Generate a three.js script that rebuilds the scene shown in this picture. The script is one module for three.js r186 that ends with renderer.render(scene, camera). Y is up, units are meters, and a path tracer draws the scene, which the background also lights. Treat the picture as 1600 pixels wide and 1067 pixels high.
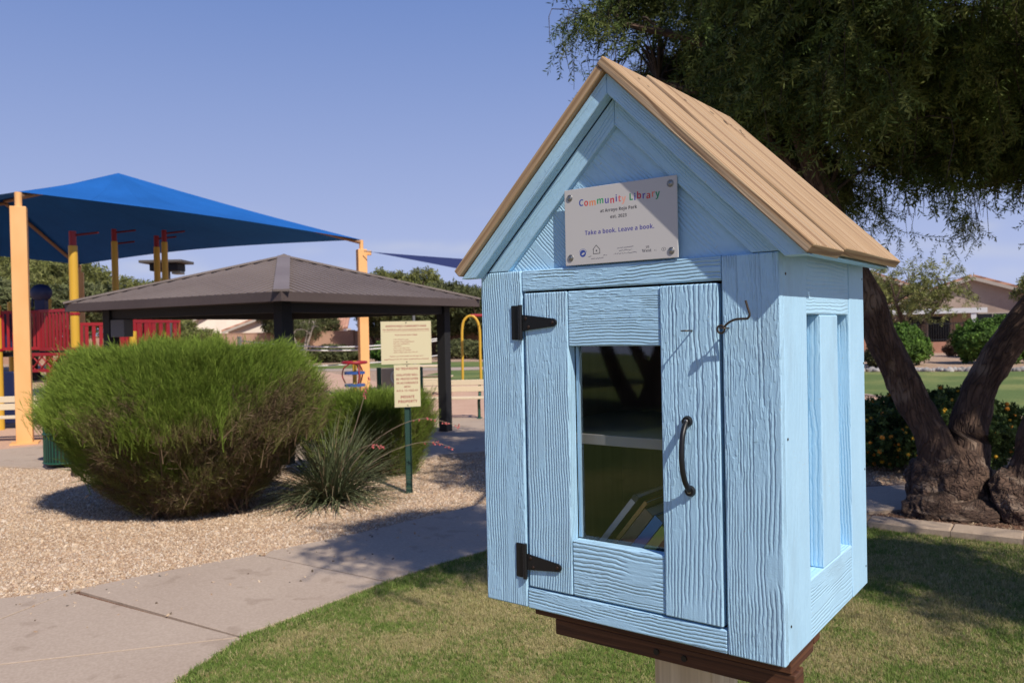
import * as THREE from 'three';
import { RoundedBoxGeometry } from 'three/addons/geometries/RoundedBoxGeometry.js';
import { mergeGeometries, mergeVertices } from 'three/addons/utils/BufferGeometryUtils.js';

// ------------------------------------------------------------------ camera, sky, sun, exposure
const scene = new THREE.Scene();
const camera = new THREE.PerspectiveCamera(45.8, 1024 / 682, 0.05, 600);
camera.position.set(0, 1.75, 0);
camera.rotation.order = 'YXZ';
camera.rotation.set(-0.0132, 0, -0.0208);
camera.focus = 1.75; camera.userData.fStop = 9;
scene.add(camera);

const SUN = new THREE.Vector3(0.364, 0.73, 0.613).normalize();
function smooth(a, b, x) { const t = Math.min(1, Math.max(0, (x - a) / (b - a))); return t * t * (3 - 2 * t); }
function rng(seed) { let a = seed >>> 0; return () => { a |= 0; a = a + 0x6D2B79F5 | 0; let t = Math.imul(a ^ a >>> 15, 1 | a); t = t + Math.imul(t ^ t >>> 7, 61 | t) ^ t; return ((t ^ t >>> 14) >>> 0) / 4294967296; }; }
const PERM = new Uint8Array(512); { const r = rng(11), p = [...Array(256).keys()]; for (let i = 255; i > 0; i--) { const j = r() * (i + 1) | 0; [p[i], p[j]] = [p[j], p[i]]; } for (let i = 0; i < 512; i++) PERM[i] = p[i & 255]; }
// periodic value noise, -1..1
function vn(x, y, px = 256, py = 256, s = 0) {
  const xi = Math.floor(x), yi = Math.floor(y), fx = x - xi, fy = y - yi, u = fx * fx * (3 - 2 * fx), v = fy * fy * (3 - 2 * fy);
  const h = (i, j) => PERM[(PERM[(((i % px) + px) % px + s * 37) & 255] + ((j % py) + py) % py + s * 11) & 255] / 127.5 - 1;
  const a = h(xi, yi), b = h(xi + 1, yi), c = h(xi, yi + 1), d = h(xi + 1, yi + 1);
  return a + (b - a) * u + (c - a) * v + (a - b - c + d) * u * v;
}
function fb(x, y, px, py, s, o = 4) { let t = 0, k = 1, n = 0; for (let i = 0; i < o; i++) { t += k * vn(x, y, px, py, s + i); n += k; k *= .5; x *= 2; y *= 2; px *= 2; py *= 2; } return t / n; }

{ // clear pale spring sky with a little thin cloud near the horizon, computed
  const W = 1024, H = 512, data = new Float32Array(W * H * 4);
  for (let j = 0; j < H; j++) {
    const el = ((j + .5) / H - .5) * Math.PI, t = Math.max(0, Math.sin(el));
    for (let i = 0; i < W; i++) {
      const az = (i + .5) / W * 2 * Math.PI - Math.PI;
      const d = new THREE.Vector3(Math.cos(el) * Math.cos(az), Math.sin(el), Math.cos(el) * Math.sin(az));
      const k = Math.pow(t, .62);
      let c = [0.55 + (0.045 - 0.55) * smooth(0, .86, k), 0.63 + (0.13 - 0.63) * smooth(0, .91, k), 0.92 + (0.44 - 0.92) * smooth(0, 1, k)];
      const g = Math.max(0, d.dot(SUN)), glow = .2 * Math.pow(g, 10);
      const cl = smooth(.12, .6, fb(i / W * 60, el * 60, 60, 256, 5, 4)) * smooth(.02, .06, el) * (1 - smooth(.11, .16, el)) * .3;
      for (let q = 0; q < 3; q++) { c[q] += glow * [1, .95, .85][q]; c[q] += (0.80 - c[q]) * cl; data[(j * W + i) * 4 + q] = c[q] * .9; }
      data[(j * W + i) * 4 + 3] = 1;
    }
  }
  const sky = new THREE.DataTexture(data, W, H, THREE.RGBAFormat, THREE.FloatType);
  sky.mapping = THREE.EquirectangularReflectionMapping; sky.magFilter = sky.minFilter = THREE.LinearFilter; sky.wrapS = THREE.RepeatWrapping; sky.needsUpdate = true;
  scene.background = sky; scene.environment = sky;
}
const sun = new THREE.DirectionalLight(new THREE.Color(1, 0.935, 0.83), 4.9);
sun.position.copy(SUN).multiplyScalar(60).add(new THREE.Vector3(0, 0, -12)); sun.target.position.set(0, 0, -12);
sun.castShadow = true; sun.shadow.mapSize.set(4096, 4096);
Object.assign(sun.shadow.camera, { left: -40, right: 40, top: 40, bottom: -40, near: 1, far: 150 });
scene.add(sun, sun.target);
const renderer = new THREE.WebGLRenderer({ antialias: true });
renderer.setSize(1024, 682); renderer.toneMapping = THREE.LinearToneMapping; renderer.toneMappingExposure = 1.0;
renderer.shadowMap.enabled = true;

// ------------------------------------------------------------------ helpers
const V = (x, y, z) => new THREE.Vector3(x, y, z);
const taken = {};
function numbered(n) { const k = taken[n] = (taken[n] ?? -1) + 1; return k ? n + '_' + String(k).padStart(3, '0') : n; }
function shade(o) { o.traverse(m => { if (m.isMesh) { m.castShadow = true; m.receiveShadow = true; } }); return o; }
function part(parent, name, geom, mat) { const m = new THREE.Mesh(geom, mat); m.name = name; m.castShadow = m.receiveShadow = true; parent.add(m); return m; }
function thing(name, label, category, pos = [0, 0, 0], turn = 0, group) {
  const o = new THREE.Group(); o.name = numbered(name); o.position.set(...pos); o.rotation.y = turn; o.userData = { label, category };
  if (group) o.userData.group = group; scene.add(o); return o;
}
function copyOf(src, label, pos, turn = 0, scale = 1, group) {
  const o = src.clone(); o.name = numbered(src.name.replace(/_\d+$/, '')); o.position.set(...pos); o.rotation.y = turn; o.scale.set(...(Array.isArray(scale) ? scale : [scale, scale, scale]));
  o.userData = { label, category: src.userData.category }; if (group) o.userData.group = group; scene.add(o); return o;
}
function struct(name, geom, mat) { const m = new THREE.Mesh(geom, mat); m.name = numbered(name); m.userData.kind = 'structure'; m.castShadow = m.receiveShadow = true; scene.add(m); return m; }
function stuff(o) { o.userData.kind = 'stuff'; return o; }
// box given by its limits, rounded, uv in metres with v along the grain axis
function uvm(g, grain = 'y', off = [0, 0]) {
  if (g.index) g = g.toNonIndexed();
  const p = g.attributes.position, uv = new Float32Array(p.count * 2);
  for (let i = 0; i < p.count; i += 3) {
    const a = V(p.getX(i), p.getY(i), p.getZ(i)), b = V(p.getX(i + 1), p.getY(i + 1), p.getZ(i + 1)), c = V(p.getX(i + 2), p.getY(i + 2), p.getZ(i + 2));
    const n = b.clone().sub(a).cross(c.clone().sub(a)), ax = Math.abs(n.x), ay = Math.abs(n.y), az = Math.abs(n.z);
    const k = ax > ay && ax > az ? 'x' : ay > az ? 'y' : 'z';
    const rest = ['x', 'y', 'z'].filter(q => q !== k);
    const v = rest.includes(grain) ? grain : rest[1], u = rest.find(q => q !== v);
    [a, b, c].forEach((q, j) => { uv[(i + j) * 2] = q[u] + off[0]; uv[(i + j) * 2 + 1] = q[v] + off[1]; });
  }
  g.setAttribute('uv', new THREE.BufferAttribute(uv, 2)); return g;
}
const R0 = rng(5);
function bx(x0, x1, y0, y1, z0, z1, r = 0, grain = 'y') {
  const w = x1 - x0, h = y1 - y0, d = z1 - z0;
  const g = r ? new RoundedBoxGeometry(w, h, d, 2, Math.min(r, w / 2.1, h / 2.1, d / 2.1)) : new THREE.BoxGeometry(w, h, d);
  g.translate((x0 + x1) / 2, (y0 + y1) / 2, (z0 + z1) / 2);
  return uvm(g, grain, [R0(), R0()]);
}
function cyl(r0, r1, y0, y1, x, z, n = 16) { const g = new THREE.CylinderGeometry(r1, r0, y1 - y0, n); g.translate(x, (y0 + y1) / 2, z); return g; }
function tube(pts, r, seg = 24, rad = 8) { return new THREE.TubeGeometry(new THREE.CatmullRomCurve3(pts.map(p => Array.isArray(p) ? V(...p) : p)), seg, r, rad); }
function bar(a, b, r, n = 8) { a = V(...a); b = V(...b); const g = new THREE.CylinderGeometry(r, r, a.distanceTo(b), n); g.applyQuaternion(new THREE.Quaternion().setFromUnitVectors(V(0, 1, 0), b.clone().sub(a).normalize())); g.translate((a.x + b.x) / 2, (a.y + b.y) / 2, (a.z + b.z) / 2); return g; }
// tapering limb, with optional lumps
function limb(pts, radii, rad = 8, seg = 5, lump = 0, seed = 0) {
  const curve = new THREE.CatmullRomCurve3(pts), n = (pts.length - 1) * seg, pos = [], uv = [], idx = [];
  let len = 0, prev = null; const X = V(0, 0, 0), Z = V(0, 0, 0);
  for (let i = 0; i <= n; i++) {
    const t = i / n, c = curve.getPoint(t), d = curve.getTangent(t), f = t * (radii.length - 1), k = Math.min(radii.length - 2, Math.floor(f)), r = radii[k] + (radii[k + 1] - radii[k]) * (f - k);
    if (prev) len += c.distanceTo(prev); prev = c;
    X.crossVectors(Math.abs(d.y) > .98 ? V(0, 0, 1) : V(0, 1, 0), d).normalize(); Z.crossVectors(d, X).normalize();
    for (let j = 0; j <= rad; j++) {
      const a = j / rad * Math.PI * 2, q = r * (1 + lump * fb(j % rad / rad * 6, t * n * .28, 6, 256, seed, 3));
      pos.push(c.x + (X.x * Math.cos(a) + Z.x * Math.sin(a)) * q, c.y + (X.y * Math.cos(a) + Z.y * Math.sin(a)) * q, c.z + (X.z * Math.cos(a) + Z.z * Math.sin(a)) * q);
      uv.push(j / rad * Math.max(.1, r * 6.28), len);
      if (i < n && j < rad) { const o = i * (rad + 1) + j; idx.push(o, o + rad + 1, o + 1, o + 1, o + rad + 1, o + rad + 2); }
    }
  }
  const g = new THREE.BufferGeometry(); g.setAttribute('position', new THREE.Float32BufferAttribute(pos, 3)); g.setAttribute('uv', new THREE.Float32BufferAttribute(uv, 2)); g.setIndex(idx); g.computeVertexNormals(); return g;
}
function poly(pts, y, holes) { const s = new THREE.Shape(pts.map(([x, z]) => new THREE.Vector2(x, -z))); if (holes) for (const h of holes) s.holes.push(new THREE.Path(h.map(([x, z]) => new THREE.Vector2(x, -z)))); const g = new THREE.ShapeGeometry(s); g.rotateX(-Math.PI / 2); g.translate(0, y, 0); return g; }
function slabOf(pts, y0, y1, bev = .006) { const s = new THREE.Shape(pts.map(([x, z]) => new THREE.Vector2(x, -z))); const g = new THREE.ExtrudeGeometry(s, { depth: y1 - y0 - bev, bevelEnabled: true, bevelSize: bev, bevelThickness: bev, bevelOffset: -bev, bevelSegments: 1, curveSegments: 4 }); g.rotateX(-Math.PI / 2); g.translate(0, y0, 0); return uvm(g, 'z'); }
function prism(pts, z0, z1, bev = 0) { const s = new THREE.Shape(pts.map(p => new THREE.Vector2(...p))); const g = new THREE.ExtrudeGeometry(s, { depth: z1 - z0 - (bev ? bev : 0), bevelEnabled: !!bev, bevelSize: bev, bevelThickness: bev, bevelOffset: -bev, bevelSegments: 1 }); g.translate(0, 0, z0); return g; }
function inside(pts, x, z) { let c = false; for (let i = 0, j = pts.length - 1; i < pts.length; j = i++) { const [xi, zi] = pts[i], [xj, zj] = pts[j]; if ((zi > z) !== (zj > z) && x < (xj - xi) * (z - zi) / (zj - zi) + xi) c = !c; } return c; }
function merged(list) { return mergeGeometries(list.map(g => { g = g.index ? g.toNonIndexed() : g; for (const k of Object.keys(g.attributes)) if (!['position', 'normal', 'uv'].includes(k)) g.deleteAttribute(k); if (!g.attributes.uv) g.setAttribute('uv', new THREE.BufferAttribute(new Float32Array(g.attributes.position.count * 2), 2)); return g; })); }

// ------------------------------------------------------------------ textures and materials
function tex(w, h, sx, sy, fn, srgb = false) {   // sx, sy: size of one tile in metres
  const d = new Uint8Array(w * h * 4);
  for (let j = 0; j < h; j++) for (let i = 0; i < w; i++) { const c = fn(i / w, j / h), o = (j * w + i) * 4; if (typeof c === 'number') d[o] = d[o + 1] = d[o + 2] = Math.max(0, Math.min(255, c * 255)); else for (let k = 0; k < 3; k++) d[o + k] = Math.max(0, Math.min(255, c[k])); d[o + 3] = 255; }
  const t = new THREE.DataTexture(d, w, h); t.wrapS = t.wrapT = THREE.RepeatWrapping; t.magFilter = THREE.LinearFilter; t.minFilter = THREE.LinearMipmapLinearFilter; t.generateMipmaps = true; t.repeat.set(1 / sx, 1 / sy); if (srgb) t.colorSpace = THREE.SRGBColorSpace; t.needsUpdate = true; return t;
}
const lin = (r, g, b) => new THREE.Color().setRGB(r, g, b);
const std = (color, roughness = .8, more = {}) => new THREE.MeshStandardMaterial({ color, roughness, ...more });
const mix3 = (a, b, t) => a.map((v, i) => v + (b[i] - v) * t);

// embossed wood grain of the painted siding boards (height only)
const grainH = tex(1024, 2048, .40, .80, (x, y) => {
  const w = .016 * vn(x * 4, y * 3, 4, 3, 1) + .007 * vn(x * 9, y * 9, 9, 9, 2) + .0022 * vn(x * 26, y * 44, 26, 44, 3) + .0009 * vn(x * 50, y * 130, 50, 130, 4);
  const ph = (x + w) * 60 + 3.2 * vn(x * 4, y * 1.0, 4, 1, 7), line = Math.floor(ph), s = ph - line;
  const zone = vn(x * 9 + .5, y * 2, 9, 2, 6), gate = smooth(-.35, .05, vn(line * .61 + 3, y * 7, 256, 7, 9) + .8 * zone + .15);
  const groove = 1 - smooth(.06, .30, Math.abs(s - .5)), lip = smooth(.30, .40, Math.abs(s - .5)) * (s < .5 ? 1 : 0);
  const dash = smooth(.15, .6, vn((x + w * .6) * 190, y * 60, 190, 60, 15)) * smooth(.1, -.35, zone);
  const cross = smooth(.985, .998, vn(line * .77 + 1, y * 46, 256, 46, 17)) * gate;
  return .62 - .50 * groove * gate + .07 * lip * gate + .20 * dash + .22 * cross + .04 * vn(x * 130, y * 40, 130, 40, 12) + .025 * vn(x * 300, y * 500, 300, 500, 13);
});
const paintMap = tex(512, 512, .5, .5, (x, y) => { const n = .5 + .5 * fb(x * 6, y * 6, 6, 6, 21, 4), k = vn(x * 90, y * 90, 90, 90, 23); const c = mix3([164, 203, 228], [174, 212, 236], n); const chip = smooth(.93, .98, vn(x * 90, y * 130, 90, 130, 29)) * smooth(.15, .5, vn(x * 7, y * 7, 7, 7, 31)), dirtS = smooth(.2, .75, fb(x * 9, y * 3, 9, 3, 35, 4)); return mix3(mix3(c.map(v => v + k * 2), [150, 178, 196], dirtS * .35), [196, 168, 140], chip * .8); }, true);
const bluePaint = new THREE.MeshStandardMaterial({ map: paintMap, roughness: .62, bumpMap: grainH, bumpScale: .0036 });
const blueFine = new THREE.MeshStandardMaterial({ map: paintMap, roughness: .62, bumpMap: grainH, bumpScale: .0014 });
const blueSide = new THREE.MeshStandardMaterial({ map: paintMap, roughness: .62, bumpMap: grainH, bumpScale: .0012 });
const blueGable = new THREE.MeshStandardMaterial({ map: paintMap, roughness: .62, bumpMap: grainH, bumpScale: .0016 });
const cedarMap = tex(512, 1024, .22, .9, (x, y) => {
  const w = .05 * vn(x * 3, y * 2, 3, 2, 41) + .012 * vn(x * 10, y * 8, 10, 8, 42), ph = (x + w) * 15, s = ph - Math.floor(ph);
  const ring = smooth(0, .8, s) * (1 - smooth(.85, 1, s)), f = fb(x * 110, y * 6, 110, 6, 44, 2), big = .5 + .5 * fb(x * 4, y * 3, 4, 3, 45, 3);
  let c = mix3([174, 143, 108], [203, 176, 140], big); c = mix3(c, [124, 90, 62], ring * .75 * (.35 + .65 * big)); c = mix3(c, [164, 150, 134], smooth(.1, .6, fb(x * 12, y * 2, 12, 2, 46, 3)) * .45); c = c.map(v => v + f * 22); c = mix3(c, [112, 82, 58], smooth(.35, .75, vn(x * 44 + 3 * vn(x * 5, y * 4, 5, 4, 58), y * 2, 44, 2, 57)) * .55);
  const crack = smooth(.80, .9, vn(x * 46, y * 5, 46, 5, 47)) * smooth(.1, .5, vn(x * 9, y * 3, 9, 3, 48)); return mix3(c, [104, 72, 48], crack * .8);
}, true);
const cedarH = tex(512, 1024, .22, .9, (x, y) => .5 + .22 * fb(x * 70, y * 5, 70, 5, 52, 3) + .1 * vn(x * 15, y * 4, 15, 4, 53));
const cedar = new THREE.MeshStandardMaterial({ map: cedarMap, bumpMap: cedarH, bumpScale: .0028, roughness: .9 });
const redwood = new THREE.MeshStandardMaterial({ color: lin(.21, .11, .075), map: cedarMap, bumpMap: cedarH, bumpScale: .0012, roughness: .75 });
const postWood = new THREE.MeshStandardMaterial({ map: tex(256, 512, .15, .6, (x, y) => { const g = fb(x * 26, y * 2, 26, 2, 191, 3), k = .5 + .5 * fb(x * 5, y * 3, 5, 3, 193, 3); return mix3([206, 184, 152], [226, 208, 178], k).map(v => v + g * 16); }, true), bumpMap: cedarH, bumpScale: .001, roughness: .85 });
const blackIron = std(lin(.012, .012, .013), .42, { metalness: .3 });
const wire = std(lin(.10, .075, .055), .4, { metalness: .8 });
const steel = std(lin(.35, .34, .32), .4, { metalness: .9 });
const whitePaint = std(lin(.72, .71, .69), .6);
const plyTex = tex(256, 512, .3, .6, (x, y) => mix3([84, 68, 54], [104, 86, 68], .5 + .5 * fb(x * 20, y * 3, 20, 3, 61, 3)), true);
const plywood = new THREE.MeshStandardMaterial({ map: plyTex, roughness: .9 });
const glass = new THREE.MeshPhysicalMaterial({ color: 0xffffff, roughness: .03, transmission: 1, thickness: 0, ior: 1.5 });

const concMap = tex(1024, 1024, 3, 3, (x, y) => { const n = .5 + .5 * fb(x * 5, y * 5, 5, 5, 71, 5), s = vn(x * 300, y * 300, 300, 300, 72), st = smooth(.3, .7, fb(x * 3, y * 3, 3, 3, 75, 3)); const blot = smooth(.45, .7, vn(x * 16, y * 16, 16, 16, 77) * .7 + vn(x * 44, y * 44, 44, 44, 78) * .4); let c = mix3([166, 146, 128], [180, 161, 142], n); c = mix3(c, [140, 120, 102], blot * .35); c = mix3(c, [154, 132, 113], st * .5); return c.map(v => v + s * 7); }, true);
const concH = tex(512, 512, .6, .6, (x, y) => .5 + .3 * fb(x * 60, y * 60, 60, 60, 73, 3));
const concrete = new THREE.MeshStandardMaterial({ map: concMap, bumpMap: concH, bumpScale: .0012, roughness: .9 });
const curbMat = new THREE.MeshStandardMaterial({ map: concMap, bumpMap: concH, bumpScale: .002, roughness: .92, color: lin(.9, .88, .84) });
const gravMap = tex(1024, 1024, 1.6, 1.6, (x, y) => {     // cellular pebbles for the ground under and beyond the loose stones
  const N = 96, gx = x * N, gy = y * N, ix = Math.floor(gx), iy = Math.floor(gy); let b = 9, id = 0, b2 = 9;
  for (let j = -1; j <= 1; j++) for (let i = -1; i <= 1; i++) { const cx = ((ix + i) % N + N) % N, cy = ((iy + j) % N + N) % N, h = PERM[(PERM[cx & 255] + cy) & 255], h2 = PERM[(h + cx * 3) & 255]; const d = Math.hypot(ix + i + h / 255 - gx, iy + j + h2 / 255 - gy); if (d < b) { b2 = b; b = d; id = h; } else if (d < b2) b2 = d; }
  const t = id / 255, c = mix3(mix3([172, 140, 112], [206, 180, 152], t), [188, 160, 138], PERM[(id + 90) & 255] / 255 * .6), big = fb(x * 4, y * 4, 4, 4, 81, 3);
  return mix3([120, 92, 70], c, smooth(.02, .25, b2 - b)).map(v => v + big * 10);
}, true);
const gravel = new THREE.MeshStandardMaterial({ map: gravMap, roughness: .95 });
const sandMap = tex(512, 512, 4, 4, (x, y) => { const n = .5 + .5 * fb(x * 8, y * 8, 8, 8, 91, 5), s = vn(x * 200, y * 200, 200, 200, 92); return mix3([186, 148, 122], [204, 168, 142], n).map(v => v + s * 8); }, true);
const sand = new THREE.MeshStandardMaterial({ map: sandMap, roughness: 1 });
const dirtMap = tex(512, 512, 1.5, 1.5, (x, y) => { const n = .5 + .5 * fb(x * 10, y * 10, 10, 10, 95, 5), s = vn(x * 220, y * 220, 220, 220, 96); return mix3([92, 62, 46], [126, 92, 70], n).map(v => v + s * 14); }, true);
const dirt = new THREE.MeshStandardMaterial({ map: dirtMap, roughness: 1 });
const turfMap = tex(1024, 1024, 7, 7, (x, y) => { const n = .5 + .5 * fb(x * 5, y * 5, 5, 5, 101, 5), s = vn(x * 400, y * 400, 400, 400, 102), m = .5 + .5 * vn(x * 120, y * 120, 120, 120, 103); return mix3(mix3([92, 108, 44], [138, 136, 72], smooth(.3, .75, n)), [70, 92, 36], m * .4).map(v => v + s * 16); }, true);
const turf = new THREE.MeshStandardMaterial({ map: turfMap, roughness: 1 });
const soilMap = tex(512, 512, 1.2, 1.2, (x, y) => { const n = .5 + .5 * fb(x * 12, y * 12, 12, 12, 105, 5); return mix3([98, 92, 48], [150, 134, 84], n).map(v => v + vn(x * 200, y * 200, 200, 200, 106) * 18); }, true);
const lawnSoil = new THREE.MeshStandardMaterial({ map: soilMap, roughness: 1 });
const barkMap = tex(512, 1024, .5, 1, (x, y) => { const w = .04 * fb(x * 6, y * 5, 6, 5, 111, 3), r = Math.abs(vn((x + w) * 30, y * 11, 30, 11, 112)), n = .5 + .5 * fb(x * 14, y * 10, 14, 10, 113, 4); return mix3(mix3(mix3([56, 40, 32], [120, 96, 80], n), [150, 132, 116], smooth(.15, .6, fb(x * 4, y * 3, 4, 3, 117, 3)) * .6), [50, 36, 29], smooth(.22, 0, r) * .55); }, true);
const barkH = tex(512, 1024, .5, 1, (x, y) => { const w = .04 * fb(x * 6, y * 5, 6, 5, 111, 3), r = Math.abs(vn((x + w) * 30, y * 11, 30, 11, 112)); return smooth(0, .5, r) * .7 + .2 * fb(x * 40, y * 40, 40, 40, 114, 3) + .1; });
const bark = new THREE.MeshStandardMaterial({ map: barkMap, bumpMap: barkH, bumpScale: .022, roughness: 1 });
const twigMat = std(lin(.055, .038, .028), 1);
const yellowPaint = std(lin(.62, .36, .035), .45), redPaint = std(lin(.30, .012, .018), .45), navyPlastic = std(lin(.01, .018, .07), .5), bluePlastic = std(lin(.03, .09, .30), .4);
const greenIron = std(lin(.012, .075, .045), .45), tanPlastic = std(lin(.66, .54, .38), .7), blackRub = std(lin(.012, .012, .013), .8);
const darkSteel = std(lin(.010, .0095, .0095), .75);
const leafy = (r, g, b, tr = .28) => new THREE.MeshPhysicalMaterial({ color: lin(r, g, b), roughness: .8, transmission: tr, thickness: 0, side: THREE.DoubleSide, specularIntensity: .3 });
console.log('materials');

// ------------------------------------------------------------------ ground, paths, turf
const ground = struct('ground', poly([[-260, 20], [260, 20], [260, -480], [-260, -480]], 0), gravel);
const PATH_G = [[-8, -3.6], [-5.2, -4.75], [-3.47, -5.39], [-3.01, -5.59], [-2.59, -5.96], [-2.06, -6.36], [-1.36, -6.98], [-.87, -7.5], [-.29, -8.11], [.6, -8.5], [2, -8.6], [3.72, -8.5], [6, -8.9], [12, -10]];
const PATH_L = [[-1.9, -1.5], [-1.78, -3.2], [-1.72, -4.08], [-1.6, -4.62], [-1.31, -5.02], [-.92, -5.58], [-.56, -6.01], [-.24, -6.33], [.5, -6.75], [1.6, -7.1], [3.22, -7.36], [5.6, -7.75], [12, -8.7]];
const pathG = new THREE.Group(); pathG.name = 'path'; pathG.userData.kind = 'structure'; scene.add(pathG);
{ // concrete slabs between the tooled joints; each is a piece of its own with eased edges
  const s = .004;
  const slabs = [
    [[-3.01, -5.59 + s], [-3.0, -5.52], [-1.6, -4.62 - s], [-1.31, -5.02], [-.92, -5.585], [-1.985, -6.3], [-2.06, -6.36], [-2.59, -5.96]],
    [[-1.975, -6.31], [-.91, -5.6], [-.56, -6.01], [-.24, -6.33], [.1, -6.52], [-.32, -8.08], [-.87, -7.5], [-1.36, -6.98], [-1.97, -6.44]],
    [[-3.06, -5.5], [-1.605, -4.605], [-2.77, -4.29], [-4.4, -3.86], [-3.45, -4.55], [-3.2, -5.0]],
    [[-3.06, -5.52], [-3.02, -5.585], [-3.47, -5.39], [-5.2, -4.75], [-4.6, -4.0], [-4.42, -3.88], [-3.47, -4.57], [-3.215, -5.01]],
    [[-1.585, -4.595], [-2.77, -4.275], [-4.4, -3.845], [-4.3, -1.5], [-1.9, -1.5], [-1.78, -3.2], [-1.72, -4.08]],
    [[.11, -6.535], [.5, -6.75], [1.6, -7.1], [1.5, -8.58], [.6, -8.5], [-.29, -8.11]],
    [[1.61, -7.105], [3.22, -7.36], [3.1, -8.52], [2, -8.6], [1.51, -8.59]],
    [[3.23, -7.37], [5.6, -7.75], [5.5, -8.8], [3.72, -8.5], [3.11, -8.53]],
    [[5.61, -7.76], [12, -8.7], [12, -10], [6, -8.9], [5.51, -8.82]]];
  for (const p of slabs) part(pathG, 'slab', slabOf(p, -.05, .03, .003), concrete);
  part(pathG, 'joint_bed', poly([[-5, -4], [-4.2, -1.6], [-1.95, -1.6], [-1.75, -4.1], [-1, -5.6], [-.25, -6.4], [1.6, -7.15], [5.6, -7.8], [11.9, -8.75], [11.9, -9.9], [5.9, -8.8], [1.6, -8.5], [-.3, -8], [-2.1, -6.3], [-3.4, -5.3]], .012), dirt);
}
const LAWN = [[-1.9, -1.5], [-1.78, -3.2], [-1.71, -4.08], [-1.59, -4.61], [-1.3, -5.01], [-.91, -5.57], [-.55, -6], [-.23, -6.32], [.5, -6.74], [1.6, -7.09], [2.45, -7.2], [3.0, -6.8], [3.9, -6.17], [4.9, -5.5], [6.4, -4.6], [8, -3.8], [8, 19], [-1.9, 19]];
struct('lawn', poly(LAWN, .012), lawnSoil);
const TREEBED = [[2.5, -7.24], [3.2, -6.85], [4.1, -6.2], [5.1, -5.55], [6.5, -4.7], [9, -3.6], [9, -8.2], [5.6, -7.72], [3.22, -7.33]];
struct('added_side_lawn', poly([[-4.45, 20], [-4.45, -1.2], [-6.5, -3], [-60, -3], [-60, 20]], .012), turf);  // unseen lawn, added so the box pane mirrors darker ground
struct('tree_bed_soil', poly(TREEBED, .008), dirt);
{ // mow curb
  const kerb = new THREE.Group(); kerb.name = 'mow_curb'; kerb.userData.kind = 'structure'; scene.add(kerb);
  const c = [[2.34, -7.3], [3.03, -6.9], [3.55, -6.55], [3.96, -6.27], [4.9, -5.6], [6.3, -4.75], [8, -3.8]], w = .13;
  const off = (i, s) => { const a = c[Math.max(0, i - 1)], b = c[Math.min(c.length - 1, i + 1)], l = Math.hypot(b[0] - a[0], b[1] - a[1]); return [c[i][0] - s * (b[1] - a[1]) / l * w, c[i][1] + s * (b[0] - a[0]) / l * w]; };
  for (let i = 0; i < c.length - 1; i++) { const e = .004, p = [off(i, 1), off(i + 1, 1), off(i + 1, -1), off(i, -1)], m = [0, 1].map(k => p.reduce((a, q) => a + q[k] / 4, 0)); const l = Math.hypot(c[i + 1][0] - c[i][0], c[i + 1][1] - c[i][1]); part(kerb, 'curb_block', slabOf(p.map(q => [m[0] + (q[0] - m[0]) * (1 - e / l), m[1] + (q[1] - m[1]) * (1 - e / l)]), -.05, .085, .012), curbMat); }
}
// pavilion slab, play sand with its concrete edging, far turf and walk
struct('pavilion_slab', slabOf([[-12, -13.6], [-9, -11.9], [-7.17, -11.2], [-6.2, -10.85], [-4, -10.5], [-2.2, -10.55], [-1.33, -10.88], [-1.03, -11.4], [-.45, -11.6], [1.6, -12.3], [1.8, -15.6], [-.6, -16.05], [-2.2, -16.7], [-5.2, -15.6], [-8.2, -12.86], [-10, -13.8]], -.05, .03, .008), concrete);
const SAND = [[-30, -20], [-10, -13.9], [-8.2, -12.95], [-5.2, -15.7], [-2.2, -16.8], [-.6, -16.15], [1.9, -15.7], [3.4, -13.9], [5.97, -13.55], [8.6, -13.4], [9.03, -14.3], [9.0, -17], [8.4, -19.9], [3, -24], [-2.2, -27.2], [-4.4, -28.1], [-9, -38.4], [-30, -36]];
struct('play_sand', poly(SAND, .008), sand);
struct('play_curb', slabOf([[1.9, -15.62], [3.4, -13.8], [5.97, -13.45], [8.7, -13.3], [8.7, -13.5], [5.97, -13.65], [3.45, -14], [1.95, -15.8]], -.05, .05, .01), curbMat);
struct('far_turf', poly([[-4.4, -28.2], [-2.2, -27.3], [3, -24.1], [8.5, -20], [9.1, -17], [9.1, -14.3], [14, -12.2], [44, -9], [44, -25.5], [17.3, -27.4], [12.7, -28.9], [8, -33], [2, -36.2], [-2.9, -36.6]], .012), turf);
struct('turf_curb', slabOf([[-2.2, -27.22], [3, -23.95], [8.4, -19.85], [8.95, -17], [8.95, -14.25], [14, -12.1], [14, -12.25], [9.12, -14.4], [9.12, -17.02], [8.55, -20], [3, -24.15], [-2.2, -27.4]], -.05, .04, .01), curbMat);
struct('far_walk', poly([[-12, -39.6], [-3, -36.8], [2, -36.4], [8, -33.2], [8, -34.8], [2, -39.4], [-3, -39.9], [-12, -41.5]], .010), concrete);
struct('far_turf', poly([[-12, -41.6], [-3, -40], [2, -39.5], [8, -35], [12, -31], [12, -36], [4, -45], [-10, -49]], .011), turf);

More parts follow.
